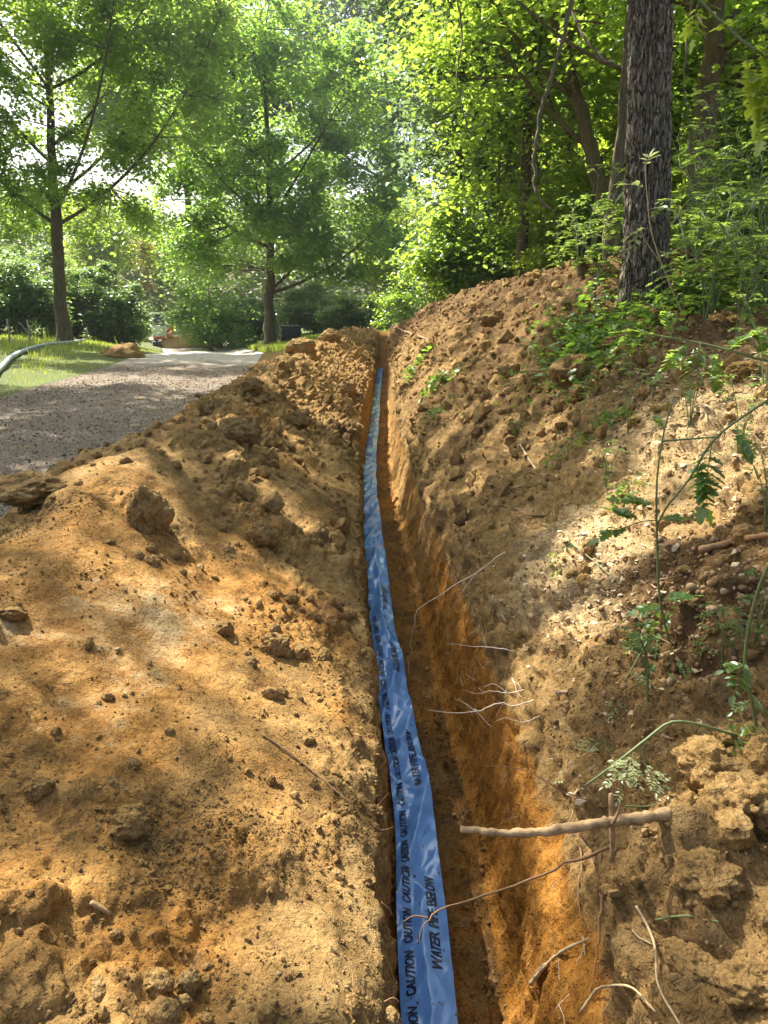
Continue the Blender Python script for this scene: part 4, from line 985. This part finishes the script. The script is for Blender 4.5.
def spline(p, n):
    p = np.asarray(p, float); L_ = np.arange(len(p)); q = np.linspace(0, len(p)-1, n)
    return np.stack([smooth_interp(q, np.stack([L_, p[:, k]], -1)) for k in range(3)], -1)
def pipe(pp, r_, label, n=70):
    P_ = spline(gpath(pp, r_*1.3), n); P_[:, 2] = np.convolve(np.pad(P_[:, 2], 6, 'edge'), np.ones(13)/13, 'valid')
    root = empty('plastic_pipe', P_[0], label, 'pipe'); P_ = P_-P_[0]
    q = MB(); q.tube(P_, r_, 14); q.build('pipe_wall', M['pipe'], root)
    q = MB(); q.tube(np.array([P_[-3], P_[-1]+(P_[-1]-P_[-2])*.2]), r_*1.25, 14); q.build('coupling', M['pipe'], root)
pipe([(-30, 405), (0, 372), (18, 356), (45, 347), (68, 344), (88, 341)], .056, 'grey blue plastic pipe curving over the grass verge towards the oak')
pipe([(93, 338), (108, 339), (122, 341), (136, 342)], .05, 'short grey plastic pipe lying beyond the curved one near the low rhododendron')
for px, Z, h_, lb in ((10, 25, .85, 'pale broken stake nearest the left edge of the verge'), (30, 26, .8, 'pale snapped stem with a slanting side shoot beside the stake on the verge'), (88, 33, .7, 'thin pale stake right of the oak trunk')):
    g_ = gb(px, Z); q = MB(); q.tube([(0,0,-.1), (.02,0,h_*.5), (.0,.02,h_)], [.035, .03, .025], 7, .1)
    if px == 30: q.tube([(0,0,h_*.35), (-.18,0,h_*.8), (-.32,0,h_*.95)], [.025, .02, .015], 6, .1)
    o = q.build('broken_stake', M['palebark']); o.location = g_; tag(o, lb, 'stake', 'pale stakes on the verge')
v, f = ICO4; g_ = gb(190, 50)
h_ = fbm(v[:, 0]*1.3, v[:, 1]*1.3, v[:, 2]*1.3, 4, 410)
o = link('sand_mound', mesh_np('sand_mound', v*(1+.35*h_)[:, None]*np.array([2.2, 1.4, .75]), f, M['clod'])); o.location = g_
tag(o, 'low mound of orange earth beside the digger at the end of the track', 'earth mound')
h_ = fbm(v[:, 0]*1.7+9, v[:, 1]*1.7, v[:, 2]*1.7, 5, 414)
o = link('earth_mound', mesh_np('earth_mound', v*(1+.5*h_)[:, None]*np.array([.62, .5, .34]), f, M['soil'])); o.location = hit(124, 357)
tag(o, 'small bare brown earth mound at the grass edge beside the track', 'earth mound')

# ------------------------------------------------------------------ sticks, roots and twigs
def lying(name, pp, r_, mat, label, cat, lift=None, group=None, n=26, r1=None, wob=.02, side=None, Zs=None):
    if Zs is not None: P_ = np.array([at(x, y, z) for (x, y), z in zip(pp, Zs)])
    else: P_ = np.array([hit(x, y, r_*.8 if lift is None else lift) for x, y in pp])
    P_ = spline(P_, n); L_ = np.linalg.norm(np.diff(P_, axis=0), axis=1).sum()
    P_[1:-1] += rng.normal(0, wob*L_/n, (n-2, 3))
    o0 = P_[0].copy(); q = MB(); q.tube(P_-o0, np.linspace(r_, r_*.6 if r1 is None else r1, n)*rng.uniform(.85, 1.15, n), 8, .05)
    for sp in (side or []):
        B_ = spline(np.array([at(x, y, z) for x, y, z in sp]) if len(sp[0]) == 3 else np.array([hit(x, y, r_*1.2) for x, y in sp]), 12)
        q.tube(B_-o0, np.linspace(r_*.6, r_*.25, 12), 6, .05)
    o = q.build(name, M[mat]); o.location = o0
    if name == 'broken_stick':      # knots and a torn end on thick sticks
        me = o.data; v_ = np.array([x.co[:] for x in me.vertices]); L2 = np.linalg.norm(v_, axis=1)
        v_ = v_+.0022*np.stack([fbm(v_[:, 0]*27, v_[:, 1]*60, v_[:, 2]*60, 3, 600+k) for k in range(3)], -1)
        me.vertices.foreach_set('co', v_.astype(np.float32).ravel())
    return tag(o, label, cat, group)
def zof(px, py): return float((hit(px, py)-CAM) @ FW)
M['stickbark'] = plain('peeled_stick', (.46, .30, .14), .85, 0, .9, 30, .006)
zs = zof(672, 812)
lying('broken_stick', [(461, 829), (505, 833), (550, 831), (600, 823), (640, 818), (690, 811)], .0075, 'stickbark', 'broken stick with peeling bark sticking out over the trench from the right bank', 'stick', side=[[(612, 824, zs-.04), (618, 812, zs-.05), (620, 803, zs-.06)]], Zs=[zs-.05, zs-.05, zs-.04, zs-.03, zs-.01, zs+.03], r1=.0145, wob=.09, n=60)
lying('twig_stub', [(612, 862), (612, 830), (611, 794)], .006, 'stickbark', 'short upright twig stub standing behind the broken stick', 'twig', Zs=[zs+.02, zs, zs-.02], n=8, r1=.006)
G_R = 'pale roots hanging from the right trench wall'
def hang(pp, r_, label, mat='root', pull=.06, side=None, name='root'):
    n = len(pp); z0 = zof(*pp[0]); zl = zof(*pp[-1]); zz = []
    for k, (x, y) in enumerate(pp):
        f_ = k/(n-1); zz.append(min(z0*(1-f_)+min(zl, z0*1.02)*f_, zof(x, y))-.012-pull*f_)
    sd = None
    if side: sd = [[(x, y, zz[min(k, n-1)]-.01) for x, y in sp] for k, sp in side]
    lying(name, pp, r_, mat, label, 'root', None, G_R, 22, r_*.2, .12, sd, zz)
hang([(516, 652), (498, 648), (478, 647), (462, 645), (447, 643)], .0026, 'upper straight pale root reaching left from the right trench lip')
hang([(524, 690), (508, 693), (490, 691), (478, 694), (463, 690)], .0024, 'middle forked pale root on the right trench wall', side=[(2, [(508, 693), (494, 684), (484, 687)])])
hang([(534, 700), (515, 706), (497, 703), (478, 711), (462, 702), (455, 698)], .003, 'thick branched pale root below the forked one', side=[(3, [(478, 711), (455, 713), (428, 710)]), (3, [(475, 709), (486, 722), (492, 727)])])
hang([(540, 716), (522, 722), (505, 718), (494, 722)], .002, 'short kinked pale root at the lowest edge of the overhanging turf')
hang([(505, 552), (475, 573), (442, 594), (420, 607), (412, 630), (409, 655), (408, 676)], .0028, 'long thin pale root drooping down the trench wall beside the tape', pull=.02)
hang([(476, 574), (462, 592), (446, 618)], .0022, 'fine straight root splitting from the long drooping one', pull=.01)
hang([(612, 846), (572, 862), (528, 880), (478, 897), (440, 911), (424, 925), (415, 943)], .0042, 'reddish brown root arching from the bank across the blue tape', 'rootdark', .20, side=[(5, [(428, 918), (414, 916), (403, 922)])])
hang([(590, 800), (560, 790), (530, 772), (500, 766), (480, 765)], .0022, 'thin twiggy root above the broken stick', 'rootdark', .02)
hang([(577, 830), (581, 862), (578, 900), (585, 930)], .005, 'brown vertical root running down the wall under the broken stick', 'rootdark', 0)
hang([(600, 850), (603, 890), (598, 940), (590, 1000)], .006, 'dark thick vertical root on the near trench wall', 'rootdark', 0)
lying('root', [(496, 506), (515, 509), (530, 515), (548, 516)], .007, 'rootdark', 'reddish brown root lying across the bank above the long drooping one', 'root', .004, G_R)
lying('root', [(385, 792), (378, 800), (372, 812)], .004, 'rootdark', 'stub of brown root poking from the left trench lip', 'root', .012, 'root stubs in the left trench lip')
for pp, lb in (([(374, 826), (383, 830), (393, 827)], 'fine forked rootlet below the stub on the left trench lip'), ([(381, 902), (388, 908), (393, 916)], 'curled rootlet midway down the left trench lip'),
               ([(384, 1002), (393, 998), (399, 1002)], 'lowest rootlet on the left trench lip')):
    z0 = zof(pp[0][0]-6, pp[0][1])-.01; lying('rootlet', pp, .0016, 'rootdark', lb, 'root', None, 'root stubs in the left trench lip', 10, .001, .1, None, [z0, z0, z0])
lying('twig', [(262, 736), (282, 750), (306, 768), (332, 790), (352, 806)], .0035, 'rootdark', 'thin dark twig lying aslant near the trench lip on the spoil heap', 'twig', .006)
lying('twig', [(90, 903), (98, 908), (108, 915)], .006, 'stickbark', 'short pale stick on the near slope of the spoil heap', 'twig', .006, n=8)
lying('twig', [(178, 748), (182, 765), (184, 785)], .0018, 'rootdark', 'hair thin dark root on the middle of the spoil heap', 'twig', .002)
lying('twig', [(641, 903), (648, 930), (655, 955), (668, 985), (690, 1030)], .0035, 'drystem', 'thin forked twig standing on the near bank with a dead leaf', 'twig', .02, side=[[(652, 945), (640, 938), (634, 930)]])
lying('twig', [(585, 1012), (600, 990), (618, 986), (640, 994), (664, 1012)], .004, 'drystem', 'bent dry twig at the bottom edge of the near bank', 'twig', .02)
lying('twig', [(533, 982), (548, 966), (566, 952), (592, 942)], .007, 'drystem', 'frayed grey strip of bark on the orange trench wall', 'twig', .012, r1=.003)
lying('grass_stem', [(660, 918), (685, 918), (714, 923)], .003, 'herbstem' if 'herbstem' in M else 'stem', 'single pale green grass stem lying on the near bank', 'grass stem', .012, n=8)
lying('fallen_branch', [(700, 552), (722, 546), (745, 541), (790, 533)], .016, 'rootdark', 'thick brown branch lying above the pebbly patch at the right edge', 'branch', .012, wob=.04)
lying('fallen_branch', [(395, 328), (412, 334), (432, 341)], .03, 'rootdark', 'dark branch lying across the far top of the bank', 'branch', .02)
lying('fallen_branch', [(545, 526), (570, 543), (600, 566), (622, 586)], .004, 'stem', 'straight green stem lying on the middle of the bank', 'branch', .008)
lying('fallen_branch', [(520, 445), (535, 468), (548, 480)], .006, 'drystem', 'small pale branch on the upper bank below the row of clods', 'branch', .006)
lying('fallen_branch', [(590, 455), (620, 430), (650, 415)], .008, 'rootdark', 'brown branch among the chips under the drooping leaves', 'branch', .006)
# dry stems, rootlets and scraps of grass strewn about: nobody could count them
def litter(n, r0y, r1y, k0, k1, lmin, lmax, rad, seed, name, label, mat, dens=None):
    p, nn_ = scatter(n, r0y, r1y, k0, k1, dens, seed); rq = np.random.default_rng(seed); q = MB()
    for a_, b_ in zip(p, nn_):
        d_ = rq.normal(size=3); d_ -= b_*np.dot(d_, b_); d_ /= np.linalg.norm(d_); L_ = rq.uniform(lmin, lmax); e_ = np.cross(b_, d_)
        t_ = np.linspace(-.5, .5, 6)[:, None]; bend = rq.normal(0, .25)
        P_ = a_+b_*(.004+rq.uniform(0, .012))+d_*L_*t_+e_*L_*bend*(t_**2-.1)+b_*L_*rq.normal(0, .06)*t_+rq.normal(0, L_*.02, (6, 3))
        r_ = rad*rq.uniform(.5, 1.4); q.tube(P_, np.linspace(r_, r_*.4, 6), 5, 0)
    tag(q.build(name, M[mat], None, True), label, 'plant litter', kind='stuff')
litter(330, 1.2, 9, 11.0, 12.6, .03, .16, .0014, 71, 'dry_stems', 'thin dry stems and rootlets strewn over the right bank', 'drystem')
litter(120, 1.2, 7, 11.0, 12.6, .04, .14, .0016, 72, 'green_scraps', 'scraps of green stems strewn over the right bank', 'stem')
litter(150, .7, 9, 6.5, 8.0, .02, .11, .0011, 73, 'fine_roots', 'fine brown roots strewn over the spoil heap', 'rootdark')
litter(110, 1.3, 6, 10.3, 11.0, .03, .12, .0012, 74, 'wall_rootlets', 'fine pale rootlets along the top of the right trench wall', 'root')
# fallen leaves on the track
q = MB(); p, n_ = scatter(260, 6, 24, 3.0, 5.9, None, 75); q.leaves(p+n_*.01, rng.uniform(.03, .08, 260), LOBED, 0, .3); tag(q.build('fallen_leaves', M['yellow'], None, False), 'fallen leaves scattered on the gravel track', 'leaves', kind='stuff')
# vines in the wood
def vine(pp, Z, r_, label):
    P_ = spline(np.array([at(x, y, Z) for x, y in pp]), 60); P_ += .03*np.stack([pn(np.arange(60)*.35, 0, 0, 500), pn(np.arange(60)*.35, 3, 0, 501), 0*np.arange(60)], -1)
    o0 = P_[0].copy(); q = MB(); q.tube(P_-o0, np.linspace(r_, r_*.55, 60)*(1+.15*rng.normal(size=60)), 8, .05); o = q.build('vine', M['vine']); o.location = o0; tag(o, label, 'vine', 'vines hanging in the wood')
vine([(585, -120), (574, -20), (565, 30), (552, 75), (541, 112), (535, 150), (535, 185), (543, 203), (554, 212)], 8.4, .026, 'thick hanging vine curling at its end, left of the thin sapling')
vine([(452, -60), (458, 0), (462, 40), (457, 75), (463, 110), (471, 142)], 11, .016, 'thin vine hanging near the left end of the wood')
vine([(700, -60), (690, 20), (684, 80), (690, 140), (683, 200)], 8.2, .012, 'thin vine hanging right behind the mature oak trunk')

# ------------------------------------------------------------------ plants
def pinnate(mb, smb, p0, d0, length, pairs, lf, droop=.5, tpl=OVAL, rg_=rng, sub=False):
    """a feathery leaf: midrib with paired leaflets"""
    d0 = np.asarray(d0, float); d0 /= np.linalg.norm(d0); n = pairs*2+3
    t_ = np.linspace(0, 1, n); P_ = p0+d0*length*t_[:, None]; P_[:, 2] -= droop*length*t_**2*.6
    smb.tube(P_, np.linspace(.012, .004, n)*length*.9, 5, 0, False)
    up_ = np.array([0, 0, 1.0]); sd = np.cross(d0, up_); sd = sd/np.linalg.norm(sd) if np.linalg.norm(sd) > .05 else np.array([1., 0, 0])
    c_, dr, sz = [], [], []
    for k in range(pairs):
        i = 2+2*k; prof = math.sin(math.pi*(.18+.75*k/pairs))
        for sgn in (-1, 1):
            c_.append(P_[i]); dr.append(d0*.55+sd*sgn*1.0+np.array([0, 0, -.25*droop])+rg_.normal(0, .12, 3)); sz.append(lf*prof*rg_.uniform(.85, 1.1))
    c_.append(P_[-1]); dr.append(d0+[0, 0, -droop]); sz.append(lf*.9)
    if sub:
        for q, w_, s_ in zip(c_, dr, sz): pinnate(mb, smb, q, w_, s_, 4, s_*.42, droop*.6, tpl, rg_, False)
    else: mb.leaves(np.array(c_), np.array(sz), tpl, 0, .25, dirs=np.array(dr))
def plant(name, label, cat, stems, leaves, mat='herb', stemmat='stem', group=None):
    """stems: list of (points, r0, r1); leaves: list of (point, direction, length, pairs, leaflet size, droop, tpl, sub)"""
    o0 = np.asarray(stems[0][0][0], float); root = empty(name, o0, label, cat, group)
    sm, lm = MB(), MB()
    for P_, a_, b_ in stems:
        P_ = spline(np.asarray(P_)-o0, 16); sm.tube(P_, np.linspace(a_, b_, 16), 7, .04)
    for (p_, d_, L_, n_, lf, dp, tp, sb) in leaves:
        if len(leaves) <= 15:
            q = MB(); pinnate(q, q, np.asarray(p_)-o0, d_, L_, n_, lf, dp, tp, rng, sb); q.build('leaf', M[mat], root, False)
        else: pinnate(lm, sm, np.asarray(p_)-o0, d_, L_, n_, lf, dp, tp, rng, sb)
    sm.build('stem', M[stemmat], root)
    if lm.n: lm.build('leaf', M[mat], root, False)
    return root
def pix(pp, Z): 
    Z = np.broadcast_to(Z, (len(pp),)); return [at(x, y, z) for (x, y), z in zip(pp, Z)]
def sdir(dx, dy, dz=0.0): return RT*dx-UP*dy+FW*dz      # a direction as seen in the picture
# upright stem with ferny leaves in front of the bank
z0 = zof(668, 645)
ZA = z0-.03
plant('elder_shoot', 'upright green shoot with ferny leaves standing in the middle of the right bank', 'plant',
      [(pix([(672, 652), (660, 600), (657, 540), (657, 480), (664, 432), (674, 396)], [z0+.03, ZA, ZA-.04, ZA-.08, ZA-.1, ZA-.12]), .0045, .0025),
       (pix([(657, 525), (668, 505), (690, 478), (712, 442), (745, 415), (800, 380)], np.linspace(ZA-.05, ZA-.25, 6)), .0032, .0042),
       (pix([(663, 441), (690, 439), (716, 437)], ZA-.11), .0035, .0025),
       (pix([(657, 520), (640, 522), (618, 530)], ZA-.06), .002, .0014)],
      [(at(640, 521, ZA-.06), sdir(-1, -.5), 0.101, 7, 0.052, .2, LOBED, False), (at(655, 505, ZA-.06), sdir(-1, -.25), 0.115, 7, 0.052, .2, LOBED, False),
       (at(628, 527, ZA-.06), sdir(-1, .25), 0.095, 6, 0.052, .3, LOBED, False), (at(660, 520, ZA-.06), sdir(1, -.3), 0.081, 6, 0.046, .4, LOBED, False),
       (at(664, 600, ZA), sdir(1, -.25), 0.095, 6, 0.046, .2, LOBED, False), (at(662, 605, ZA), sdir(-1, .1), 0.081, 6, 0.046, .3, LOBED, False),
       (at(712, 443, ZA-.15), sdir(-.15, 1), 0.176, 7, 0.069, .2, LOBED, False), (at(700, 462, ZA-.14), sdir(.2, 1), 0.135, 7, 0.063, .2, LOBED, False),
       (at(735, 424, ZA-.18), sdir(.5, 1), 0.121, 6, 0.057, .2, LOBED, False), (at(665, 432, ZA-.1), sdir(-.6, -1), 0.068, 5, 0.034, .3, LOBED, False)], 'herbdark')
zb = zof(700, 400)-.25
plant('elder_branch', 'leafy branch drooping into the picture from the right above the wood chips', 'plant',
      [(pix([(850, 372), (768, 361), (735, 352), (700, 343), (660, 336), (640, 330)], np.linspace(zb, zb+.15, 6)), .0075, .003),
       (pix([(700, 343), (705, 360), (700, 385)], zb), .0025, .0015), (pix([(820, 330), (790, 300), (768, 290)], zb), .003, .002)],
      [(at(700, 345, zb+.08), sdir(-.2, 1), 0.203, 8, 0.086, .2, LOBED, False), (at(712, 350, zb+.06), sdir(.25, 1), 0.216, 8, 0.092, .2, LOBED, False), (at(690, 342, zb+.1), sdir(-.8, .7), 0.189, 8, 0.081, .3, LOBED, False),
       (at(725, 352, zb+.04), sdir(.6, -.5), 0.203, 8, 0.081, .3, LOBED, False), (at(765, 360, zb), sdir(-.2, -.8), 0.189, 8, 0.081, .3, LOBED, False), (at(655, 336, zb+.14), sdir(-.8, -.3), 0.189, 8, 0.069, .4, LOBED, False),
       (at(672, 338, zb+.12), sdir(-.2, -.9), 0.176, 7, 0.069, .3, LOBED, False), (at(760, 362, zb), sdir(.3, 1), 0.189, 8, 0.081, .2, LOBED, False), (at(642, 330, zb+.15), sdir(-1, .5), 0.135, 7, 0.057, .3, LOBED, False)], 'herb')
zc_ = zof(752, 735)-.03
plant('elder_shoot', 'bare green shoot with one drooping ferny leaf at the right edge above the tan clods', 'plant',
      [(pix([(760, 745), (752, 702), (745, 662), (752, 612), (768, 566), (800, 520)], [zc_+.03, zc_, zc_-.05, zc_-.1, zc_-.15, zc_-.2]), .0045, .0035)],
      [(at(746, 660, zc_-.06), sdir(-.35, 1), .085, 7, .035, .1, OVAL, False), (at(745, 664, zc_-.06), sdir(-1, .1), .05, 5, .03, .4, OVAL, False), (at(748, 690, zc_), sdir(.5, .6), .06, 5, .025, .2, OVAL, False),
       (at(750, 700, zc_), sdir(-.7, .4), .05, 5, .022, .2, OVAL, False)], 'herbdark')
zd = zof(735, 735)-.02
plant('uprooted_hemlock', 'pulled up herb with bent pale stem and feathery wilted leaves above the broken stick', 'plant',
      [(pix([(737, 736), (705, 726), (672, 722), (648, 738), (615, 764), (585, 786)], [zd, zd-.02, zd-.05, zd-.06, zd-.06, zd-.04]), .0042, .0028),
       (pix([(648, 640), (628, 676), (606, 712), (592, 748), (582, 782)], zof(640, 660)-.05), .003, .002), (pix([(626, 682), (632, 720), (638, 750)], zof(640, 660)-.06), .002, .001),
       (pix([(640, 742), (644, 760), (652, 778)], zd-.06), .0018, .001), (pix([(680, 797), (650, 806), (625, 806)], zd-.02), .003, .002)],
      [(at(x, y, (zd if x > 630 else zof(640, 660))-.09), sdir(dx, dy, -.3), L_, 4, L_*.5, .1, OVAL, True) for x, y, dx, dy, L_ in
       [(590, 768, -1, .2, .085), (586, 780, -.8, .7, .08), (584, 782, .2, 1, .07), (600, 738, -.9, .5, .08), (600, 735, .7, .6, .08), (634, 752, -.5, 1, .08), (642, 760, .6, .8, .085), (640, 756, -.9, .5, .08), (612, 706, .8, .5, .07), (624, 690, -.6, .8, .07), (630, 672, .8, .4, .07), (595, 752, -.5, 1, .075), (615, 764, .2, 1, .07)]], 'wilt')
plant('dry_cow_parsley', 'dry pale stalk with papery leaves in front of the mature oak trunk', 'plant',
      [(pix([(690, 330), (668, 280), (652, 235), (647, 195), (645, 165)], 5.4), .006, .003), (pix([(660, 262), (645, 240), (640, 225)], 5.4), .004, .002)],
      [(at(x, y, 5.35), sdir(dx, dy), .14, 3, .09, .5, OVAL, False) for x, y, dx, dy in [(650, 228, -1, .1), (648, 210, .8, -.3), (646, 190, -.8, -.6), (642, 230, -.6, .9), (656, 250, .9, .2), (645, 168, .3, -1)]], 'wilt', 'drystem')
ze = 2.6
plant('maple_branch', 'bright green leaves on a twig hanging into the top right corner', 'plant',
      [(pix([(672, -40), (700, 0), (730, 30), (752, 48), (790, 70)], ze), .004, .006), (pix([(735, 34), (740, 20), (760, 12)], ze), .002, .0015), (pix([(700, 0), (697, 8)], ze), .0015, .001)], [], 'bright')
pts_ = [(697, 4, -.1, 1, .10), (760, 28, .3, 1, .13), (745, 52, .3, 1, .16), (772, 62, -.2, 1, .16), (758, 12, 1, .4, .12), (790, 40, -.4, 1, .17), (740, 20, -1, .2, .07), (775, 100, -.3, 1, .12)]
rt_ = [o for o in bpy.data.objects if o.name.startswith('maple_branch')][0]
for x, y, dx, dy, L_ in pts_:
    lm = MB(); pinnate(lm, lm, at(x, y, ze)-np.array(rt_.location), sdir(dx, dy, .15), L_*1.05, 5, L_*.55, .15, LOBED); lm.build('leaf', M['bright'], rt_, False)
# cow parsley right of the trunk
def umbel_plant(base, h, seed, label, group, mat='herb', name='cow_parsley'):
    rg_ = np.random.default_rng(seed+700); st_, lv = [], []; wispy = name == 'wispy_weed'; g_ = .45 if wispy else 1
    for k in range(4 if wispy else 5):
        a_ = rg_.uniform(0, 6.28); hh = h*rg_.uniform(.6, 1.05); sp = rg_.uniform(.1, .35)*h
        tip = base+np.array([math.cos(a_)*sp, math.sin(a_)*sp, hh]); mid = base+np.array([math.cos(a_)*sp*.35, math.sin(a_)*sp*.35, hh*.55])
        st_.append(([base+np.array([0, 0, -.03]), mid, tip], .006*g_, .003*g_))
        for q in range(5):
            b_ = rg_.uniform(0, 6.28); d_ = np.array([math.cos(b_), math.sin(b_), .8]); e_ = tip+d_*.11*h
            st_.append(([tip-[0, 0, .02], tip+d_*.05*h, e_], .002*g_, .0012*g_)); lv.append((e_, d_*[1, 1, .1], .07*g_, 3, .045*g_, .5, OVAL, False))
        for q in range(2 if wispy else 4):
            b_ = rg_.uniform(0, 6.28); f_ = rg_.uniform(.15, .8); p_ = base+(tip-base)*f_
            lv.append((p_, (math.cos(b_), math.sin(b_), .35), (.2 if wispy else .28)*h*(1.1-f_*.5), 7, (.045 if wispy else .075)*h, .8, LOBED, False))
    return plant(name, label, 'plant', st_, lv, mat, 'stem', group)
G_C = 'cow parsley on top of the bank right of the mature oak'
k = 0
for px, Z, h_ in [(688, 5.6, .95), (712, 5.3, 1.0), (738, 5.6, 1.1), (764, 5.2, 1.0), (700, 6.6, 1.25), (726, 6.8, 1.35), (752, 6.6, 1.3), (780, 6.2, 1.3), (692, 7.8, 1.3), (715, 8.2, 1.5), (742, 8.0, 1.5), (768, 7.8, 1.5), (705, 4.9, .7), (750, 4.7, .7)]:
    umbel_plant(gb(px, Z), h_, k, 'feathery pale green cow parsley growing right of the mature oak trunk', G_C, 'herb'); k += 1
G_L = 'cow parsley between the mature oak and the sapling'
for px, Z, h_ in [(600, 7.0, .8), (578, 7.6, .7), (590, 8.6, 1.0), (560, 9.5, .7), (612, 8.0, .9)]:
    umbel_plant(gb(px, Z), h_, k, 'feathery cow parsley on the bank crest left of the mature oak trunk', G_L, 'herb'); k += 1
G_V = 'wispy weeds on the right bank'
for px, py, h_ in [(628, 432, .34), (652, 398, .42), (690, 425, .36), (738, 452, .3), (606, 486, .26), (765, 530, .3), (722, 668, .2), (648, 700, .2), (585, 400, .36), (560, 352, .5), (625, 372, .5), (735, 345, .5), (765, 395, .4), (755, 640, .24)]:
    umbel_plant(hit(px, py), h_, k, 'wispy light green weed with thin stems standing on the right bank', G_V, 'herb', 'wispy_weed'); k += 1
# nettles and ground ivy at the foot of the oak
mb = MB(); rg_ = np.random.default_rng(61)
p, n_ = scatter(2600, 4.8, 9.5, 11.3, 13.3, lambda x, y, z: np.exp(-(((x-1.72)/.30)**2+((y-6.3)/.75)**2))+.5*np.exp(-(((x-2.3)/.45)**2+((y-6.1)/.5)**2))+.35*np.exp(-(((x-3.0)/.7)**2+((y-6.6)/1.0)**2)), 53)
mb.leaves(p+n_*rg_.uniform(.01, .14, (len(p), 1)), rg_.uniform(.035, .085, len(p)), LOBED, .2, .4)
tag(mb.build('ground_ivy', M['ivy'], None, False), 'low green nettles and ivy around the foot of the mature oak', 'ground cover', kind='stuff')
def tuft(px, py, r_, n, label, group, mat='herb'):
    c_ = hit(px, py); rg_ = np.random.default_rng(int(px*7+py)); q = MB()
    a_ = rg_.normal(0, r_*.5, (n, 2)); P_ = []
    for dx, dy in a_:
        g_ = ground_z(c_[0]+dx, c_[1]+dy); P_.append((dx, dy, g_-c_[2]+rg_.uniform(0, r_*.5)))
    q.leaves(np.array(P_), rg_.uniform(.25, .5, n)*r_*.8, LOBED, 0, .5, dirs=np.stack([rg_.normal(0, .8, n), rg_.normal(0, .8, n), np.abs(rg_.normal(.5, .3, n))], -1))
    o = q.build('weed_tuft', M[mat], None, False); o.location = c_; tag(o, label, 'weed', group)
G_W = 'green weed tufts on the bank'
for px, py, r_, n, lb in [(432, 418, .16, 60, 'green weed tuft at the lip of the bank halfway along the far trench'), (413, 374, .3, 60, 'green weed tuft on the bank beside the far end of the tape'), (441, 382, .26, 60, 'weed tuft a little above the one beside the far end of the tape'),
                         (513, 432, .09, 30, 'small weed sprig on the bank below the row of clods'), (603, 430, .16, 70, 'weed tuft among the chips left of the upright shoot'), (560, 460, .12, 40, 'thin weed tuft in the middle of the upper bank'),
                         (620, 500, .10, 60, 'weed tuft touching the lower leaves of the upright shoot'), (645, 640, .09, 60, 'weed tuft at the root of the upright shoot'), (690, 668, .07, 40, 'low weed tuft beside the round tan stone'), (745, 745, .06, 50, 'weed tuft behind the tan clod at the right edge'),
                         (560, 560, .07, 30, 'tiny weeds on the pale patch above the trench lip'), (590, 350, .22, 70, 'leafy weed in front of the oak foot'), (640, 345, .15, 60, 'weed tuft directly below the mature oak trunk'), (700, 310, .2, 70, 'weed tuft right of the mature oak foot')]:
    tuft(px, py, r_, n, lb, G_W, 'ivy' if py < 440 else 'herb')

# ------------------------------------------------------------------ air
q = MB(); q.box((0, 85, 16), (260, 200, 38), .01)
m = bpy.data.materials.new('hazy_air'); m.use_nodes = True; t = m.node_tree; t.nodes.clear()
o_ = t.nodes.new('ShaderNodeOutputMaterial'); v_ = t.nodes.new('ShaderNodeVolumePrincipled'); t.links.new(v_.outputs[0], o_.inputs['Volume'])
v_.inputs['Color'].default_value = (.85, .9, .95, 1); v_.inputs['Density'].default_value = .0006; v_.inputs['Anisotropy'].default_value = .45
tag(q.build('haze', m, None, False), kind='stuff'); cy.volume_bounces = 0
